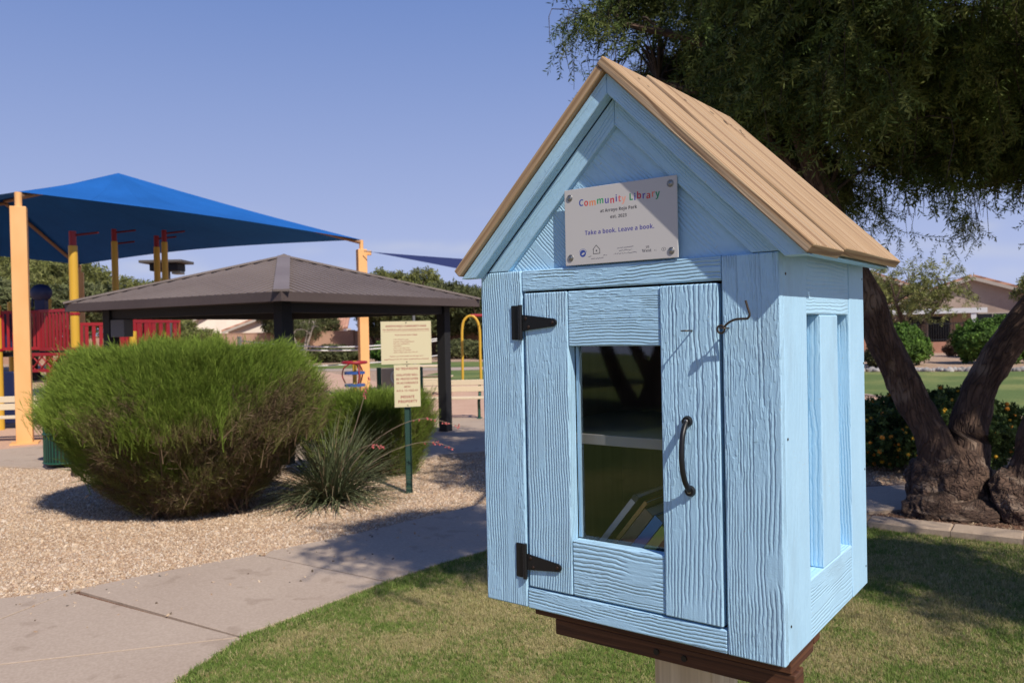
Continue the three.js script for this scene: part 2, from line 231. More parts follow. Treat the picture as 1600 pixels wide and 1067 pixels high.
// loose gravel stones in front, grass blades on the near lawn, litter under the tree
function scatter(name, label, geom, mat, n, place, colorOf) {
  const m = new THREE.InstancedMesh(geom, mat, n), o = new THREE.Object3D(); let k = 0, guard = 0;
  while (k < n && guard++ < n * 30) { if (!place(o, k)) continue; o.updateMatrix(); m.setMatrixAt(k, o.matrix); if (colorOf) m.setColorAt(k, colorOf(o)); k++; }
  m.count = k; m.name = name; m.castShadow = m.receiveShadow = true; if (label) { m.userData = { kind: 'stuff', label, category: 'ground cover' }; scene.add(m); } return m;
}
{
  const r = rng(77), g = new THREE.IcosahedronGeometry(1, 0); { const p = g.attributes.position; const m = new Map(); for (let i = 0; i < p.count; i++) { const key = [p.getX(i), p.getY(i), p.getZ(i)].map(v => v.toFixed(3)).join(); if (!m.has(key)) m.set(key, .75 + .5 * r()); const k = m.get(key); p.setXYZ(i, p.getX(i) * k, p.getY(i) * k, p.getZ(i) * k); } g.computeVertexNormals(); }
  const ZONE = [[-5.2, -4.78], [-3.47, -5.42], [-3.01, -5.62], [-2.59, -5.99], [-2.06, -6.39], [-1.36, -7.01], [-.87, -7.53], [-.29, -8.14], [.3, -8.4], [.5, -11.9], [-.45, -11.62], [-1.03, -11.42], [-1.33, -10.9], [-2.2, -10.6], [-4, -10.55], [-6.2, -10.9], [-7.17, -11.25], [-9, -12]];
  const tone = [[.45, .32, .21], [.53, .39, .26], [.58, .45, .32], [.38, .25, .155], [.56, .46, .36], [.47, .35, .25]];
  scatter('loose_gravel', 'loose tan gravel spread around the bushes beside the path', g, std(0xffffff, .95), 130000, o => {
    const t = Math.pow(r(), 1.25), z = -4.8 - t * 7.2, x = -7.6 + r() * 8.2; if (!inside(ZONE, x, z)) return false;
    const s = (.0048 + .0072 * Math.pow(r(), 2.2)) * (r() < .02 ? 1.9 : 1); o.position.set(x, s * .25, z); o.rotation.set(r() * 6, r() * 6, r() * 6); o.scale.set(s * (.8 + .6 * r()), s * (.5 + .3 * r()), s); return true;
  }, () => { const c = tone[r() * tone.length | 0], k = .8 + .4 * r(); return lin(c[0] * k, c[1] * k, c[2] * k); });
  scatter('path_edge_gravel', 'stray gravel stones in the shade beyond the path by the tree', g, std(0xffffff, .95), 14000, o => {
    const x = 2.6 + r() * 6, z = -8.75 - r() * 4.4; const s = .008 + .012 * r() * r(); o.position.set(x, s * .25, z); o.rotation.set(r() * 6, r() * 6, r() * 6); o.scale.set(s * (.8 + .6 * r()), s * .7, s); return true;
  }, () => { const c = tone[r() * tone.length | 0], k = .7 + .4 * r(); return lin(c[0] * k, c[1] * k, c[2] * k); });
  scatter('leaf_litter', 'brown bark chips and leaf litter scattered under the tree', g, std(0xffffff, 1), 16000, o => {
    const x = 2.4 + r() * 4.6, z = -7.75 + r() * 2.6; if (!inside(TREEBED, x, z)) return false; const s = .006 + .012 * r() * r(); o.position.set(x, .012, z); o.rotation.set(r() * .5, r() * 6, r() * .5); o.scale.set(s * (1 + 1.5 * r()), s * .35, s * .6); return true;
  }, () => { const k = .6 + .8 * r(); return r() < .2 ? lin(.30 * k, .22 * k, .14 * k) : lin(.12 * k, .065 * k, .04 * k); });

  scatter('stray_stones', 'stray pebbles and dry bits lying on the concrete path', g, std(0xffffff, 1), 150, o => { const k = r(), i = 2 + Math.floor(r() * 7), a = PATH_G[i], b = PATH_G[i + 1], e = Math.pow(r(), 2.5) * 1.2; const s = .004 + .006 * r(); o.position.set(a[0] + (b[0] - a[0]) * k + e * .55 + .03, .031, a[1] + (b[1] - a[1]) * k + e * .6 + .02); o.rotation.set(r(), r() * 6, r()); o.scale.set(s * (1 + r()), s * .6, s); return true; }, () => { const c = tone[r() * tone.length | 0], k = r() < .3 ? .25 : .9; return lin(c[0] * k, c[1] * k, c[2] * k); });
  // a tuft of five bent blades
  const pos = [], idx = []; for (let b = 0; b < 6; b++) { const a = b * 1.05 + r(), h = .7 + .5 * r(), lean = .25 + .6 * r(), w = .055, ca = Math.cos(a), sa = Math.sin(a), ox = (r() - .5) * .7, oz = (r() - .5) * .7, i0 = pos.length / 3; [[0, 0, w], [.5, .35 * lean, w * .8], [1, lean, 0.004]].forEach(([t, l, ww]) => { for (const s of [-1, 1]) pos.push(ox + ca * l - sa * ww * s, t * h, oz + sa * l + ca * ww * s); }); for (const k of [0, 2]) idx.push(i0 + k, i0 + k + 1, i0 + k + 2, i0 + k + 1, i0 + k + 3, i0 + k + 2); }
  const tuft = new THREE.BufferGeometry(); tuft.setAttribute('position', new THREE.Float32BufferAttribute(pos, 3)); tuft.setIndex(idx); tuft.computeVertexNormals();
  const green = [lin(.12, .19, .035), lin(.17, .25, .05), lin(.22, .28, .075)], straw = [lin(.48, .40, .21), lin(.40, .34, .16), lin(.32, .30, .12)];
  const edge = (x, z) => { let d = 9; for (let i = 0; i < LAWN.length - 7; i++) { const [ax, az] = LAWN[i], [bx_, bz] = LAWN[i + 1], t = Math.max(0, Math.min(1, ((x - ax) * (bx_ - ax) + (z - az) * (bz - az)) / ((bx_ - ax) ** 2 + (bz - az) ** 2))); d = Math.min(d, Math.hypot(x - ax - t * (bx_ - ax), z - az - t * (bz - az))); } return d; };
  let dry = 0;
  scatter('grass', 'short patchy green and straw lawn grass around the library post', tuft, leafy(1, 1, 1, .2), 230000, o => {
    const x = -1.95 + r() * 7.4, z = -3.0 - r() * 4.5; if (!inside(LAWN, x, z)) return false;
    const n = .5 + .5 * fb(x * 1.9 + 40, z * 1.9 + 60, 256, 256, 33, 4), e = edge(x, z), east = smooth(2, 4.2, x);
    dry = smooth(.36, .62, n) * .8 * (1 - .6 * east) * smooth(.02, .3, e) + .14;
    const s = (.017 + .012 * r()) * (e < .1 ? 1.5 : 1) * (1 + .3 * east); o.position.set(x, .01, z); o.rotation.set((r() - .5) * 1.3, r() * 6.3, (r() - .5) * 1.3); o.scale.set(s, s * (.45 + .65 * r()), s); return true;
  }, () => { const c = (r() < dry ? straw : green)[r() * 3 | 0].clone(), k = .8 + .45 * r(); return c.multiplyScalar(k); });
}
console.log('ground');

// ------------------------------------------------------------------ the painted book box on its post
const BOX_POS = [.370, 0, -1.811], BOX_TURN = -.647;
{
  const t = thing('book_exchange_box', 'pale blue wooden book exchange box with cedar roof on a post', 'book box', BOX_POS, BOX_TURN);
  const F = .282, B0 = 1.157, T = 1.877;
  // front frame boards
  part(t, 'corner_board', bx(-.334, -.2235, B0 + .001, T, .262, F, .004), bluePaint);
  part(t, 'corner_board', bx(.2235, .328, B0, T, .262, F, .003), bluePaint);
  part(t, 'header_board', bx(-.2225, .2225, 1.833, T, .262, F - .001, .003, 'x'), bluePaint);
  part(t, 'sill_board', bx(-.2225, .2225, B0, 1.2005, .262, F - .001, .003, 'x'), bluePaint);
  // door
  const door = new THREE.Group(); door.name = 'door'; t.add(door);
  part(door, 'stile', bx(-.2175, -.1085, 1.2045, 1.8285, .254, F - .001, .003), bluePaint);
  part(door, 'stile', bx(.1005, .2160, 1.2045, 1.8285, .254, F + .001, .003), bluePaint);
  part(door, 'rail', bx(-.1075, .0995, 1.716, 1.8285, .254, F - .002, .003, 'x'), bluePaint);
  part(door, 'rail', bx(-.1075, .0995, 1.2045, 1.318, .254, F - .002, .003, 'x'), bluePaint);
  part(door, 'pane', bx(-.115, .107, 1.31, 1.722, .2535, .2537), glass);
  part(door, 'pane_stop', merged([bx(-.108, -.101, 1.319, 1.715, .2475, .2525), bx(.093, .1, 1.319, 1.715, .2475, .2525)]), blueFine);
  for (const dy of [0, -.509]) {
    const hg = part(door, 'hinge', merged([bx(-.2495, -.2295, 1.7305 + dy, 1.8035 + dy, F, F + .0028, .0009), prism([[-.2195, 1.7835 + dy], [-.139, 1.7735 + dy], [-.1335, 1.7695 + dy], [-.1322, 1.7655 + dy], [-.1335, 1.7615 + dy], [-.139, 1.7575 + dy], [-.2195, 1.749 + dy]], F + .0008, F + .0038, .0006)]), blackIron);
    part(hg, 'barrel', cyl(.0048, .0048, 1.7295 + dy, 1.8045 + dy, -.2245, F + .0042, 14), blackIron);
    for (const [x, y] of [[-.211, 1.775], [-.204, 1.757], [-.143, 1.7655]]) { const s = new THREE.SphereGeometry(.0038, 10, 6); s.scale(1, 1, .35); s.translate(x, y + dy, F + .0042); part(hg, 'screw', s, std(lin(.05, .03, .022), .5, { metalness: .6 })); }
  }
  { // pull handle
    const h = part(door, 'handle', tube([[.1535, 1.576, F + .004], [.1535, 1.568, F + .013], [.154, 1.552, F + .024], [.1545, 1.53, F + .030], [.155, 1.511, F + .032], [.1555, 1.49, F + .030], [.1565, 1.468, F + .023], [.157, 1.454, F + .012], [.157, 1.447, F + .004]], .0052, 40, 10), blackIron);
    for (const [x, y] of [[.1535, 1.576], [.157, 1.447]]) { const c = new THREE.CylinderGeometry(.0085, .0105, .007, 20); c.rotateX(Math.PI / 2); c.translate(x, y, F + .0045); part(h, 'foot', c, blackIron); const s = new THREE.SphereGeometry(.0042, 10, 6); s.scale(1, 1, .4); s.translate(x, y, F + .0082); part(h, 'screw', s, steel); }
  }
  { // screw eye on the door, hook in its eye on the frame
    const ring = (x, y, z, r, rot) => { const g = new THREE.TorusGeometry(r, .0013, 8, 20); if (rot) g.rotateX(Math.PI / 2); g.translate(x, y, z); return g; };
    part(door, 'screw_eye', merged([bar([.166, 1.7435, F], [.166, 1.7435, F + .026], .0014), ring(.166, 1.7435, F + .032, .0065, true)]), wire);
    const hk = part(t, 'hook', merged([bar([.236, 1.747, F], [.236, 1.747, F + .020], .0014), ring(.236, 1.747, F + .026, .0062, true)]), wire);
    part(hk, 'hook_arm', merged([(() => { const g = new THREE.TorusGeometry(.0068, .002, 8, 20); g.translate(.2315, 1.745, F + .0255); return g; })(), tube([[.237, 1.748, F + .026], [.246, 1.756, F + .027], [.258, 1.7615, F + .027], [.272, 1.7625, F + .027], [.281, 1.763, F + .027], [.2845, 1.769, F + .0272], [.2815, 1.782, F + .028], [.2785, 1.794, F + .0285]], .0021, 30, 8)]), wire);
  }
  // right side: corner boards, rails and mullion leave two tall slots over an inner sheet
  const sx = .328, si = .300;
  part(t, 'side_board', bx(si, sx - .0005, B0 + .001, T + .014, .132, .2615, .003), blueSide);
  part(t, 'side_board', bx(si, sx - .001, 1.272, 1.7685, -.073, .047, .003), blueSide);
  part(t, 'side_board', bx(si, sx, B0, T + .014, -.282, -.1605, .003), blueSide);
  part(t, 'side_rail', bx(si, sx - .0015, 1.769, T + .014, -.160, .1315, .003, 'z'), blueSide);
  part(t, 'side_rail', bx(si, sx - .0015, B0, 1.2715, -.160, .1315, .003, 'z'), blueSide);
  part(t, 'side_sheet', bx(.290, .2995, B0 + .002, T + .012, -.281, .2535), blueFine);
  for (const [y, z] of [[1.85, -.27], [1.66, -.272], [1.42, -.27], [1.2, -.268], [1.84, .25], [1.22, .25], [1.55, .252]]) { const g = new THREE.CylinderGeometry(.0024, .0024, .0016, 8); g.rotateZ(Math.PI / 2); g.translate(sx, y, z); part(t, 'nail_head', g, wire); }
  // left side and back, lining sheets added to darken the inside, floor, shelf
  part(t, 'side_board', bx(-.330, -.300, B0 + .001, T + .014, -.282, .2615, .003), blueFine);
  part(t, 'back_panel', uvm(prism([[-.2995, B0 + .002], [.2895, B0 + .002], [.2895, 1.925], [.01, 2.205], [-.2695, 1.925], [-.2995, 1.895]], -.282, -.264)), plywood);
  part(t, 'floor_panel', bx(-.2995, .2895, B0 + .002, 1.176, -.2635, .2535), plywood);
  part(t, 'shelf', bx(-.294, .285, 1.507, 1.529, -.262, .215, .002, 'x'), std(lin(.25, .24, .235), .6));
  part(t, 'added_dark_lining', bx(.2855, .2895, 1.177, 1.89, -.263, .2535), plywood); part(t, 'added_dark_lining', bx(-.2995, -.2945, 1.177, 1.89, -.263, .2535), plywood);  // sheets added on both inner sides to keep the interior dark
  // gable
  const cx = .01, tri = (y, x) => y - Math.abs(x - cx);
  const gp = prism([[cx - .318, 1.878], [cx + .318, 1.878], [cx + .318, 1.892], [cx, 2.21], [cx - .318, 1.892]], .255, .268);
  { const p = gp.attributes.position, uv = gp.attributes.uv; for (let i = 0; i < p.count; i++) { const x = p.getX(i), y = p.getY(i); uv.setXY(i, (x + y) * .7071 + .3, (x - y) * .7071); } }
  part(t, 'gable_panel', gp, blueGable);
  const rake = (s, yo, yi, bot) => { // board between the lines y = yo - |x| and y = yi - |x|, cut level at bot
    const e = .0004; return [[cx + s * e, yo - e], [cx + s * (yo - bot), bot], [cx + s * (yi - bot), bot], [cx + s * e, yi - e]];
  };
  for (const s of [-1, 1]) {
    const g = prism(rake(s, 2.201, 2.147, 1.8785), .2685, .2805, .0012); { const p = g.attributes.position, uv = g.attributes.uv; for (let i = 0; i < p.count; i++) { const x = p.getX(i), y = p.getY(i); uv.setXY(i, (s * x + y) * .7071 + s * .1, (x - s * y) * .7071); } }
    part(t, 'gable_trim', g, blueFine);
    const f = prism(rake(s, 2.2425, 2.2025, 1.866), .2835, .309, .0015); { const p = f.attributes.position, uv = f.attributes.uv; for (let i = 0; i < p.count; i++) { const x = p.getX(i), y = p.getY(i), z = p.getZ(i); uv.setXY(i, (s * x + y) * .7071 + z + .17 * s, (x - s * y) * .7071); } }
    part(t, 'fascia_board', f, blueFine);
    const d = prism(rake(s, 2.2425, 2.2145, 1.872), -.296, .283, .001); part(t, 'roof_deck', uvm(d, 'z'), blueFine);
  }
  // cedar roof planks, lapped front over back
  const roofPlank = (s, z0, z1, lift, L, cut) => {
    const tk = .0195; let g = new RoundedBoxGeometry(L, tk, z1 - z0, 3, .0028); g = uvm(g, 'x', [R0(), R0()]);
    g.translate(cut + L / 2, tk / 2 + lift, (z0 + z1) / 2); if (s < 0) { g.rotateY(Math.PI); g.translate(0, 0, z0 + z1); } g.rotateZ(-s * Math.PI / 4); g.translate(cx, 2.2432, 0); return g;
  };
  part(t, 'roof_plank', roofPlank(1, .143, .324, .0004, .552, -.0199), cedar);
  part(t, 'roof_plank', roofPlank(1, -.306, .139, .0064, .556, -.0259), cedar);
  part(t, 'roof_plank', roofPlank(-1, .143, .322, .0004, .528, 0.0002), cedar);
  part(t, 'roof_plank', roofPlank(-1, -.306, .139, .0064, .528, 0.0002), cedar);
  const knotM = std(lin(.03, .018, .012), .9);
  { const q = rng(66); for (const [u, z] of [[.02, .23], [.045, .225], [.035, .05], [.03, -.10], [.05, -.14], [.06, -.13], [.055, -.17], [.075, -.16], [.085, -.185], [.07, -.2], [.1, -.17], [.06, -.22]]) { const g = new THREE.CircleGeometry(.0022 + .0035 * q(), 7); g.rotateX(-Math.PI / 2); g.scale(1.6, 1, 1); g.translate(u, .0196 + (z > .14 ? .0009 : .0069), z); g.rotateZ(-Math.PI / 4); g.translate(cx, 2.2432, 0); part(t, 'knot', g, knotM); } }
  // plaque with printing
  const cv = document.createElement('canvas'); cv.width = 1240; cv.height = 760; const c = cv.getContext('2d');
  c.fillStyle = '#c9c4c0'; c.fillRect(0, 0, 1240, 760);
  { const cols = ['#3d4f9e', '#d2453c', '#e58b5a', '#2f9a62', '#5a4fa0', '#c63a48', '#5a4f9a', '#d66a6a', '#e9a08a', '', '#2f8a5a', '#4a55a8', '#c8354a', '#5c4f9e', '#d2453c', '#e8806a', '#2f8f60'], s = 'Community Library'; c.font = 'bold 92px sans-serif'; let w = 0; for (const ch of s) w += c.measureText(ch).width + 3; let x = 620 - w / 2; [...s].forEach((ch, i) => { c.fillStyle = cols[i] || '#000'; c.fillText(ch, x, 178 + (i % 3 - 1) * 5); x += c.measureText(ch).width + 3; }); }
  c.textAlign = 'center'; c.fillStyle = '#2c2a30'; c.font = 'bold 44px sans-serif'; c.fillText('at Arroyo Rojo Park', 620, 262); c.fillText('est. 2023', 620, 330);
  c.fillStyle = '#4a4594'; c.font = 'bold 60px sans-serif'; c.fillText('Take a book. Leave a book.', 620, 470);
  c.fillStyle = '#3a4f9a'; c.beginPath(); c.arc(205, 652, 36, 0, 7); c.fill(); c.fillStyle = '#c9c4c0'; c.beginPath(); c.ellipse(208, 655, 20, 10, -.5, 0, 7); c.fill(); c.strokeStyle = '#5a69a8'; c.lineWidth = 4; c.beginPath(); c.arc(205, 652, 46, 3.4, 6.1); c.stroke();
  c.strokeStyle = '#2c2a30'; c.lineWidth = 6; c.beginPath(); c.moveTo(322, 622); c.lineTo(362, 580); c.lineTo(402, 622); c.lineTo(402, 664); c.lineTo(328, 664); c.lineTo(328, 618); c.stroke(); c.fillStyle = '#2c2a30'; c.beginPath(); c.arc(364, 634, 8, 0, 7); c.fill();
  { const q = rng(3); c.fillStyle = '#6a676e'; for (const [x0, x1, y] of [[600, 780, 630], [620, 760, 658], [560, 820, 686], [270, 300, 690], [300, 440, 716], [440, 480, 690]]) for (let x = x0; x < x1;) { const w = 3 + q() * 5; c.fillRect(x, y - 9 * q() - 3, w, 8); x += w + 2 + (q() < .2 ? 6 : 0); } }
  c.font = 'bold 40px serif'; c.fillStyle = '#3a3840'; c.fillText('West', 920, 690); c.font = 'bold 30px sans-serif'; c.fillText('US', 930, 652); c.font = '20px sans-serif'; c.fillText('A L', 1012, 686);
  c.lineWidth = 3; c.strokeStyle = '#3a3840'; c.beginPath(); c.ellipse(1098, 676, 22, 15, 0, 0, 7); c.stroke(); c.font = 'bold 20px sans-serif'; c.fillText('R', 1098, 684);
  const pt = new THREE.CanvasTexture(cv); pt.colorSpace = THREE.SRGBColorSpace;
  const plq = part(t, 'plaque', bx(-.1075, .1415, 1.8795, 2.0325, .2815, .2846, .0008), std(lin(.56, .54, .52), .45));
  const face = new THREE.PlaneGeometry(.2470, .1512); face.translate(.017, 1.956, .28465); part(plq, 'print', face, new THREE.MeshStandardMaterial({ map: pt, roughness: .45 }));
  for (const [x, y] of [[-.0945, 2.016], [.128, 2.018], [-.0945, 1.895], [.128, 1.893]]) { const s = new THREE.SphereGeometry(.0052, 14, 8); s.scale(1, 1, .45); s.translate(x, y, .2848); const sc = part(plq, 'screw', s, steel); const w = new THREE.TorusGeometry(.0058, .0012, 6, 20); w.translate(x, y, .285); part(sc, 'washer', w, steel); }
  // base: stained beams and the post
  part(t, 'base_plate', bx(-.252, .316, 1.119, 1.1555, .085, .216, .003, 'x'), redwood);
  part(t, 'base_plate', bx(-.252, .25, 1.119, 1.1555, -.2, -.08, .003, 'x'), redwood);
  part(t, 'beam', bx(-.2, .322, 1.084, 1.1185, .165, .213, .003, 'x'), redwood);
  part(t, 'beam', bx(-.2, .262, 1.06, 1.1185, -.14, -.1, .003, 'x'), redwood);
  for (const x of [.045, .105]) { const s = new THREE.CylinderGeometry(.006, .006, .004, 12); s.rotateX(Math.PI / 2); s.translate(x, 1.1, .2135); part(t, 'bolt', s, blackIron); }
  part(t, 'post', bx(-.046, .094, -.1, 1.1185, -.09, .05, .006), postWood);
}
{ // books leaning in the lower compartment, each a thing
  const M = new THREE.Matrix4().compose(V(...BOX_POS), new THREE.Quaternion().setFromAxisAngle(V(0, 1, 0), BOX_TURN), V(1, 1, 1));
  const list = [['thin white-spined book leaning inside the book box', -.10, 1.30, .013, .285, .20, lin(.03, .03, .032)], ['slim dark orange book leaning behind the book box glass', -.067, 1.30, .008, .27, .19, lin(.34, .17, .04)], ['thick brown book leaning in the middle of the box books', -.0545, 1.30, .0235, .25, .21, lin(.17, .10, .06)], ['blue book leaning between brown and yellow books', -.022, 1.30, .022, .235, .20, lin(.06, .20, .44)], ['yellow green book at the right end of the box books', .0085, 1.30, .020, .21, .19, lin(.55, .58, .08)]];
  const ang = .68;
  for (const [label, x, y, th, len, dep, col] of list) {
    const dx = Math.sin(ang), dy = Math.cos(ang), k = (y - 1.185) / dy, base = V(x - dx * k, 1.185, .185).applyMatrix4(M);
    const b = thing('book', label, 'book', base.toArray(), 0, 'books inside the blue box'); b.quaternion.copy(new THREE.Quaternion().setFromAxisAngle(V(0, 1, 0), BOX_TURN).multiply(new THREE.Quaternion().setFromAxisAngle(V(0, 0, 1), -ang)));
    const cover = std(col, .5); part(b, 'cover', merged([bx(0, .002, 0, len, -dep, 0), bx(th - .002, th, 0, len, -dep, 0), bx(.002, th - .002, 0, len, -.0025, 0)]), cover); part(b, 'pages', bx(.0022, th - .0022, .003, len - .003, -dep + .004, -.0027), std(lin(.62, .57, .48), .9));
    if (x === -.10) part(b, 'spine_print', bx(.0005, .0125, .02, .272, 0.0001, .0006), std(lin(.42, .40, .39), .6));
  }
}
console.log('box');

// ------------------------------------------------------------------ foliage kit
// a sprig along +y, unit length: stem with leaflets; wide = leaflet width, ln = leaflet length, up = how steeply they point along the stem
function sprig(n, ln, wide, up, seed, droop = 0, stem = .006) {
  const r = rng(seed), pos = [], idx = []; const P = (x, y, z) => pos.push(x, y, z);
  const bend = t => [droop * t * t, t];
  for (let k = 0; k < 2; k++) { const i0 = pos.length / 3, ca = k ? 1 : 0, sa = k ? 0 : 1; for (const t of [0, .5, 1]) { const [bxx, y] = bend(t), w = stem * (1.1 - t); P(bxx - ca * w, y, -sa * w); P(bxx + ca * w, y, sa * w); } for (const q of [0, 2]) idx.push(i0 + q, i0 + q + 1, i0 + q + 2, i0 + q + 1, i0 + q + 3, i0 + q + 2); }
  for (let i = 0; i < n; i++) {
    const t = .12 + .88 * (i + r()) / n, a = i * 2.4 + r(), [bxx, y] = bend(t), l = ln * (.6 + .6 * r()), u = up * (.8 + .4 * r());
    const d = V(Math.cos(a) * (1 - u), u, Math.sin(a) * (1 - u)).normalize(), s = V(0, 1, 0).cross(d).normalize().applyAxisAngle(d, r() * 3).multiplyScalar(wide * (.7 + .6 * r()) / 2), i0 = pos.length / 3;
    P(bxx, y, 0); P(bxx + d.x * l * .55 + s.x, y + d.y * l * .55 + s.y, d.z * l * .55 + s.z); P(bxx + d.x * l, y + d.y * l, d.z * l); P(bxx + d.x * l * .55 - s.x, y + d.y * l * .55 - s.y, d.z * l * .55 - s.z);
    idx.push(i0, i0 + 1, i0 + 2, i0, i0 + 2, i0 + 3);
  }
  const g = new THREE.BufferGeometry(); g.setAttribute('position', new THREE.Float32BufferAttribute(pos, 3)); g.setIndex(idx); g.computeVertexNormals(); return g;
}
function strew(parent, name, geom, mat, list) {   // list: {p, d, s, c, roll}
  const m = new THREE.InstancedMesh(geom, mat, list.length), o = new THREE.Object3D(), Y = V(0, 1, 0), q = new THREE.Quaternion();
  list.forEach((e, i) => { o.position.copy(e.p); o.quaternion.setFromUnitVectors(Y, e.d); o.quaternion.multiply(q.setFromAxisAngle(Y, e.roll)); if (Array.isArray(e.s)) o.scale.set(...e.s); else o.scale.setScalar(e.s); o.updateMatrix(); m.setMatrixAt(i, o.matrix); m.setColorAt(i, e.c); });
  m.name = name; m.castShadow = m.receiveShadow = true; m.userData.kind = 'stuff'; parent.add(m); return m;
}
const whiteLeaf = leafy(1, 1, 1, .3), whiteNeedle = leafy(1, 1, 1, .15);

// ------------------------------------------------------------------ mesquite tree at right
{
  const t = thing('mesquite_tree', 'large dark multi-trunk shade tree beside the blue box', 'tree', [4.1, 0, -7.35]), r = rng(404);
  const O = t.position, L = a => a.map(p => V(p[0] - O.x, p[1], p[2] - O.z));
  const A = [[4.02, .2, -7.45], [3.86, .75, -7.5], [3.62, 1.2, -7.5], [3.27, 1.85, -7.3], [2.82, 2.7, -7.05], [2.52, 3.5, -7.0], [2.5, 4.6, -6.8], [2.2, 5.6, -6.4]];
  const B = [[4.15, .3, -7.45], [4.28, .95, -7.5], [4.5, 1.42, -7.5], [4.86, 1.95, -7.4], [5.5, 2.8, -7.2], [6.2, 4.0, -6.8], [6.9, 5.4, -6.5]];
  const C = [[4.42, .1, -7.05], [4.55, .55, -7.05], [4.68, 1.1, -6.95], [4.92, 2.1, -6.5], [5.1, 3.4, -5.7], [4.9, 4.8, -4.6], [4.6, 5.8, -3.6]];
  part(t, 'trunk', limb(L(A), [.20, .165, .15, .13, .10, .075, .055, .04], 18, 8, .34, 3), bark);
  part(t, 'trunk', limb(L(B), [.20, .155, .145, .135, .11, .085, .06], 18, 8, .36, 7), bark);
  part(t, 'trunk', limb(L(C), [.21, .17, .15, .13, .11, .08, .05], 18, 8, .3, 9), bark);
  { // swollen, gnarled root mass
    const mk = (c, s, seed) => { const g = mergeVertices(new THREE.IcosahedronGeometry(1, 20).deleteAttribute('normal').deleteAttribute('uv')), p = g.attributes.position, uv = new Float32Array(p.count * 2); for (let i = 0; i < p.count; i++) { const x = p.getX(i), y = p.getY(i), z = p.getZ(i), a = Math.atan2(z, x), k = 1 + .07 * fb((x + 2) * 9 + seed, (y + 2) * 8 + z * 9, 256, 256, seed + 5, 3) + .26 * fb((x + 2) * 2.6 + seed, (y + 2) * 1.6 + z * 1.7, 256, 256, seed, 4) + .10 * Math.abs(vn((x + 2) * 6 + z * 4, (y + 2) * 4, 256, 256, seed + 3)); p.setXYZ(i, c[0] + x * s[0] * k, c[1] + y * s[1] * k, c[2] + z * s[2] * k); uv[i * 2] = a * .30 + .05 * y; uv[i * 2 + 1] = y * 1.5 + .2 * x; } g.setAttribute('uv', new THREE.BufferAttribute(uv, 2)); g.computeVertexNormals(); return g; };
    part(t, 'root_crown', mk([-.05, .20, -.1], [.38, .42, .31], 2), bark);
    part(t, 'root', mk([-.33, .06, .12], [.24, .16, .2], 5), bark);
    part(t, 'root', mk([.38, .12, .30], [.3, .34, .26], 8), bark);
    part(t, 'root', mk([.02, .03, .22], [.42, .12, .2], 11), bark);
  }
  // limbs toward the lobes of the crown
  const nodes = [];
  const addLimb = (pts, r0, r1) => { const l = L(pts); part(t, 'limb', limb(l, [r0, (r0 + r1) / 2, r1], 8, 5, .12, r() * 20 | 0), bark); const c = new THREE.CatmullRomCurve3(l); for (let i = 2; i <= 10; i++) nodes.push(c.getPoint(i / 10)); };
  for (const pts of [A, B, C]) { const c = new THREE.CatmullRomCurve3(L(pts)); for (let i = 12; i <= 20; i++) nodes.push(c.getPoint(i / 20)); }
  addLimb([A[5], [1.9, 4.2, -7.2], [1.1, 4.6, -7.6]], .07, .025); addLimb([A[6], [2.9, 5.6, -5.8], [3.1, 6.2, -4.6]], .075, .03); addLimb([A[5], [2.9, 4.4, -5.8], [2.4, 4.7, -4.2]], .07, .025);
  addLimb([A[7], [1.6, 6.2, -6.8], [1.0, 6.0, -7.9]], .055, .02); addLimb([A[6], [2.4, 5.4, -4.2], [2.1, 5.3, -2.8]], .05, .02); addLimb([C[5], [5.6, 5.0, -3], [5.8, 5.0, -2]], .05, .02); addLimb([A[4], [2.2, 3.7, -7.5], [1.5, 4.2, -8]], .06, .02); addLimb([A[6], [3.4, 5.6, -7.8], [4, 6.3, -8.8]], .07, .025); addLimb([B[5], [6.4, 4.6, -7.9], [6.6, 5.2, -9]], .07, .025);
  addLimb([B[5], [7.2, 4.4, -6.2], [8.4, 4.6, -5.6]], .08, .03); addLimb([C[4], [4.3, 4.2, -4.6], [3.6, 4.6, -3.4]], .075, .025); addLimb([C[4], [5.9, 4.2, -4.6], [6.6, 4.6, -3.4]], .075, .025);
  addLimb([C[5], [5, 5.8, -3.6], [5.6, 6.2, -2.6]], .05, .02); addLimb([B[4], [4.9, 3.5, -7.2], [4.3, 3.7, -7]], .06, .02); addLimb([B[6], [6, 6.3, -5.5], [5, 6.7, -5]], .06, .02); addLimb([A[7], [3, 6.4, -5.6], [3.8, 6.9, -5]], .055, .02);
  const lobes = [[4.3, 5.5, -5.1, 2.4, 1.9, 2.2, 84], [3.0, 4.5, -6.1, 1.3, .9, .9, 46], [2.2, 5.0, -8.25, 1.4, 1.6, 1.4, 125], [3.6, 3.75, -8.3, 1.4, .75, 1.0, 62], [5.0, 3.7, -8.1, 1.3, .8, 1.0, 56], [2.55, 3.75, -6.3, .75, .55, .5, 30], [4.1, 3.35, -7.2, .8, .45, .6, 26], [2.0, 5.2, -2.55, .75, .5, .85, 30], [5.6, 4.8, -1.45, 1.2, .6, .7, 55], [6.6, 5.3, -6.1, 2.8, 1.9, 2.6, 64], [4.6, 5.2, -8.6, 3.0, 2.0, 1.9, 66], [4.5, 3.75, -6.6, .9, .85, .9, 34], [3.1, 3.9, -7.6, 1.3, .7, 1.0, 34], [4.0, 4.1, -4.2, 1.3, .8, .9, 30], [6.0, 3.7, -8.0, 1.5, .9, 1.4, 34]];
  const tw = [], sp = [];
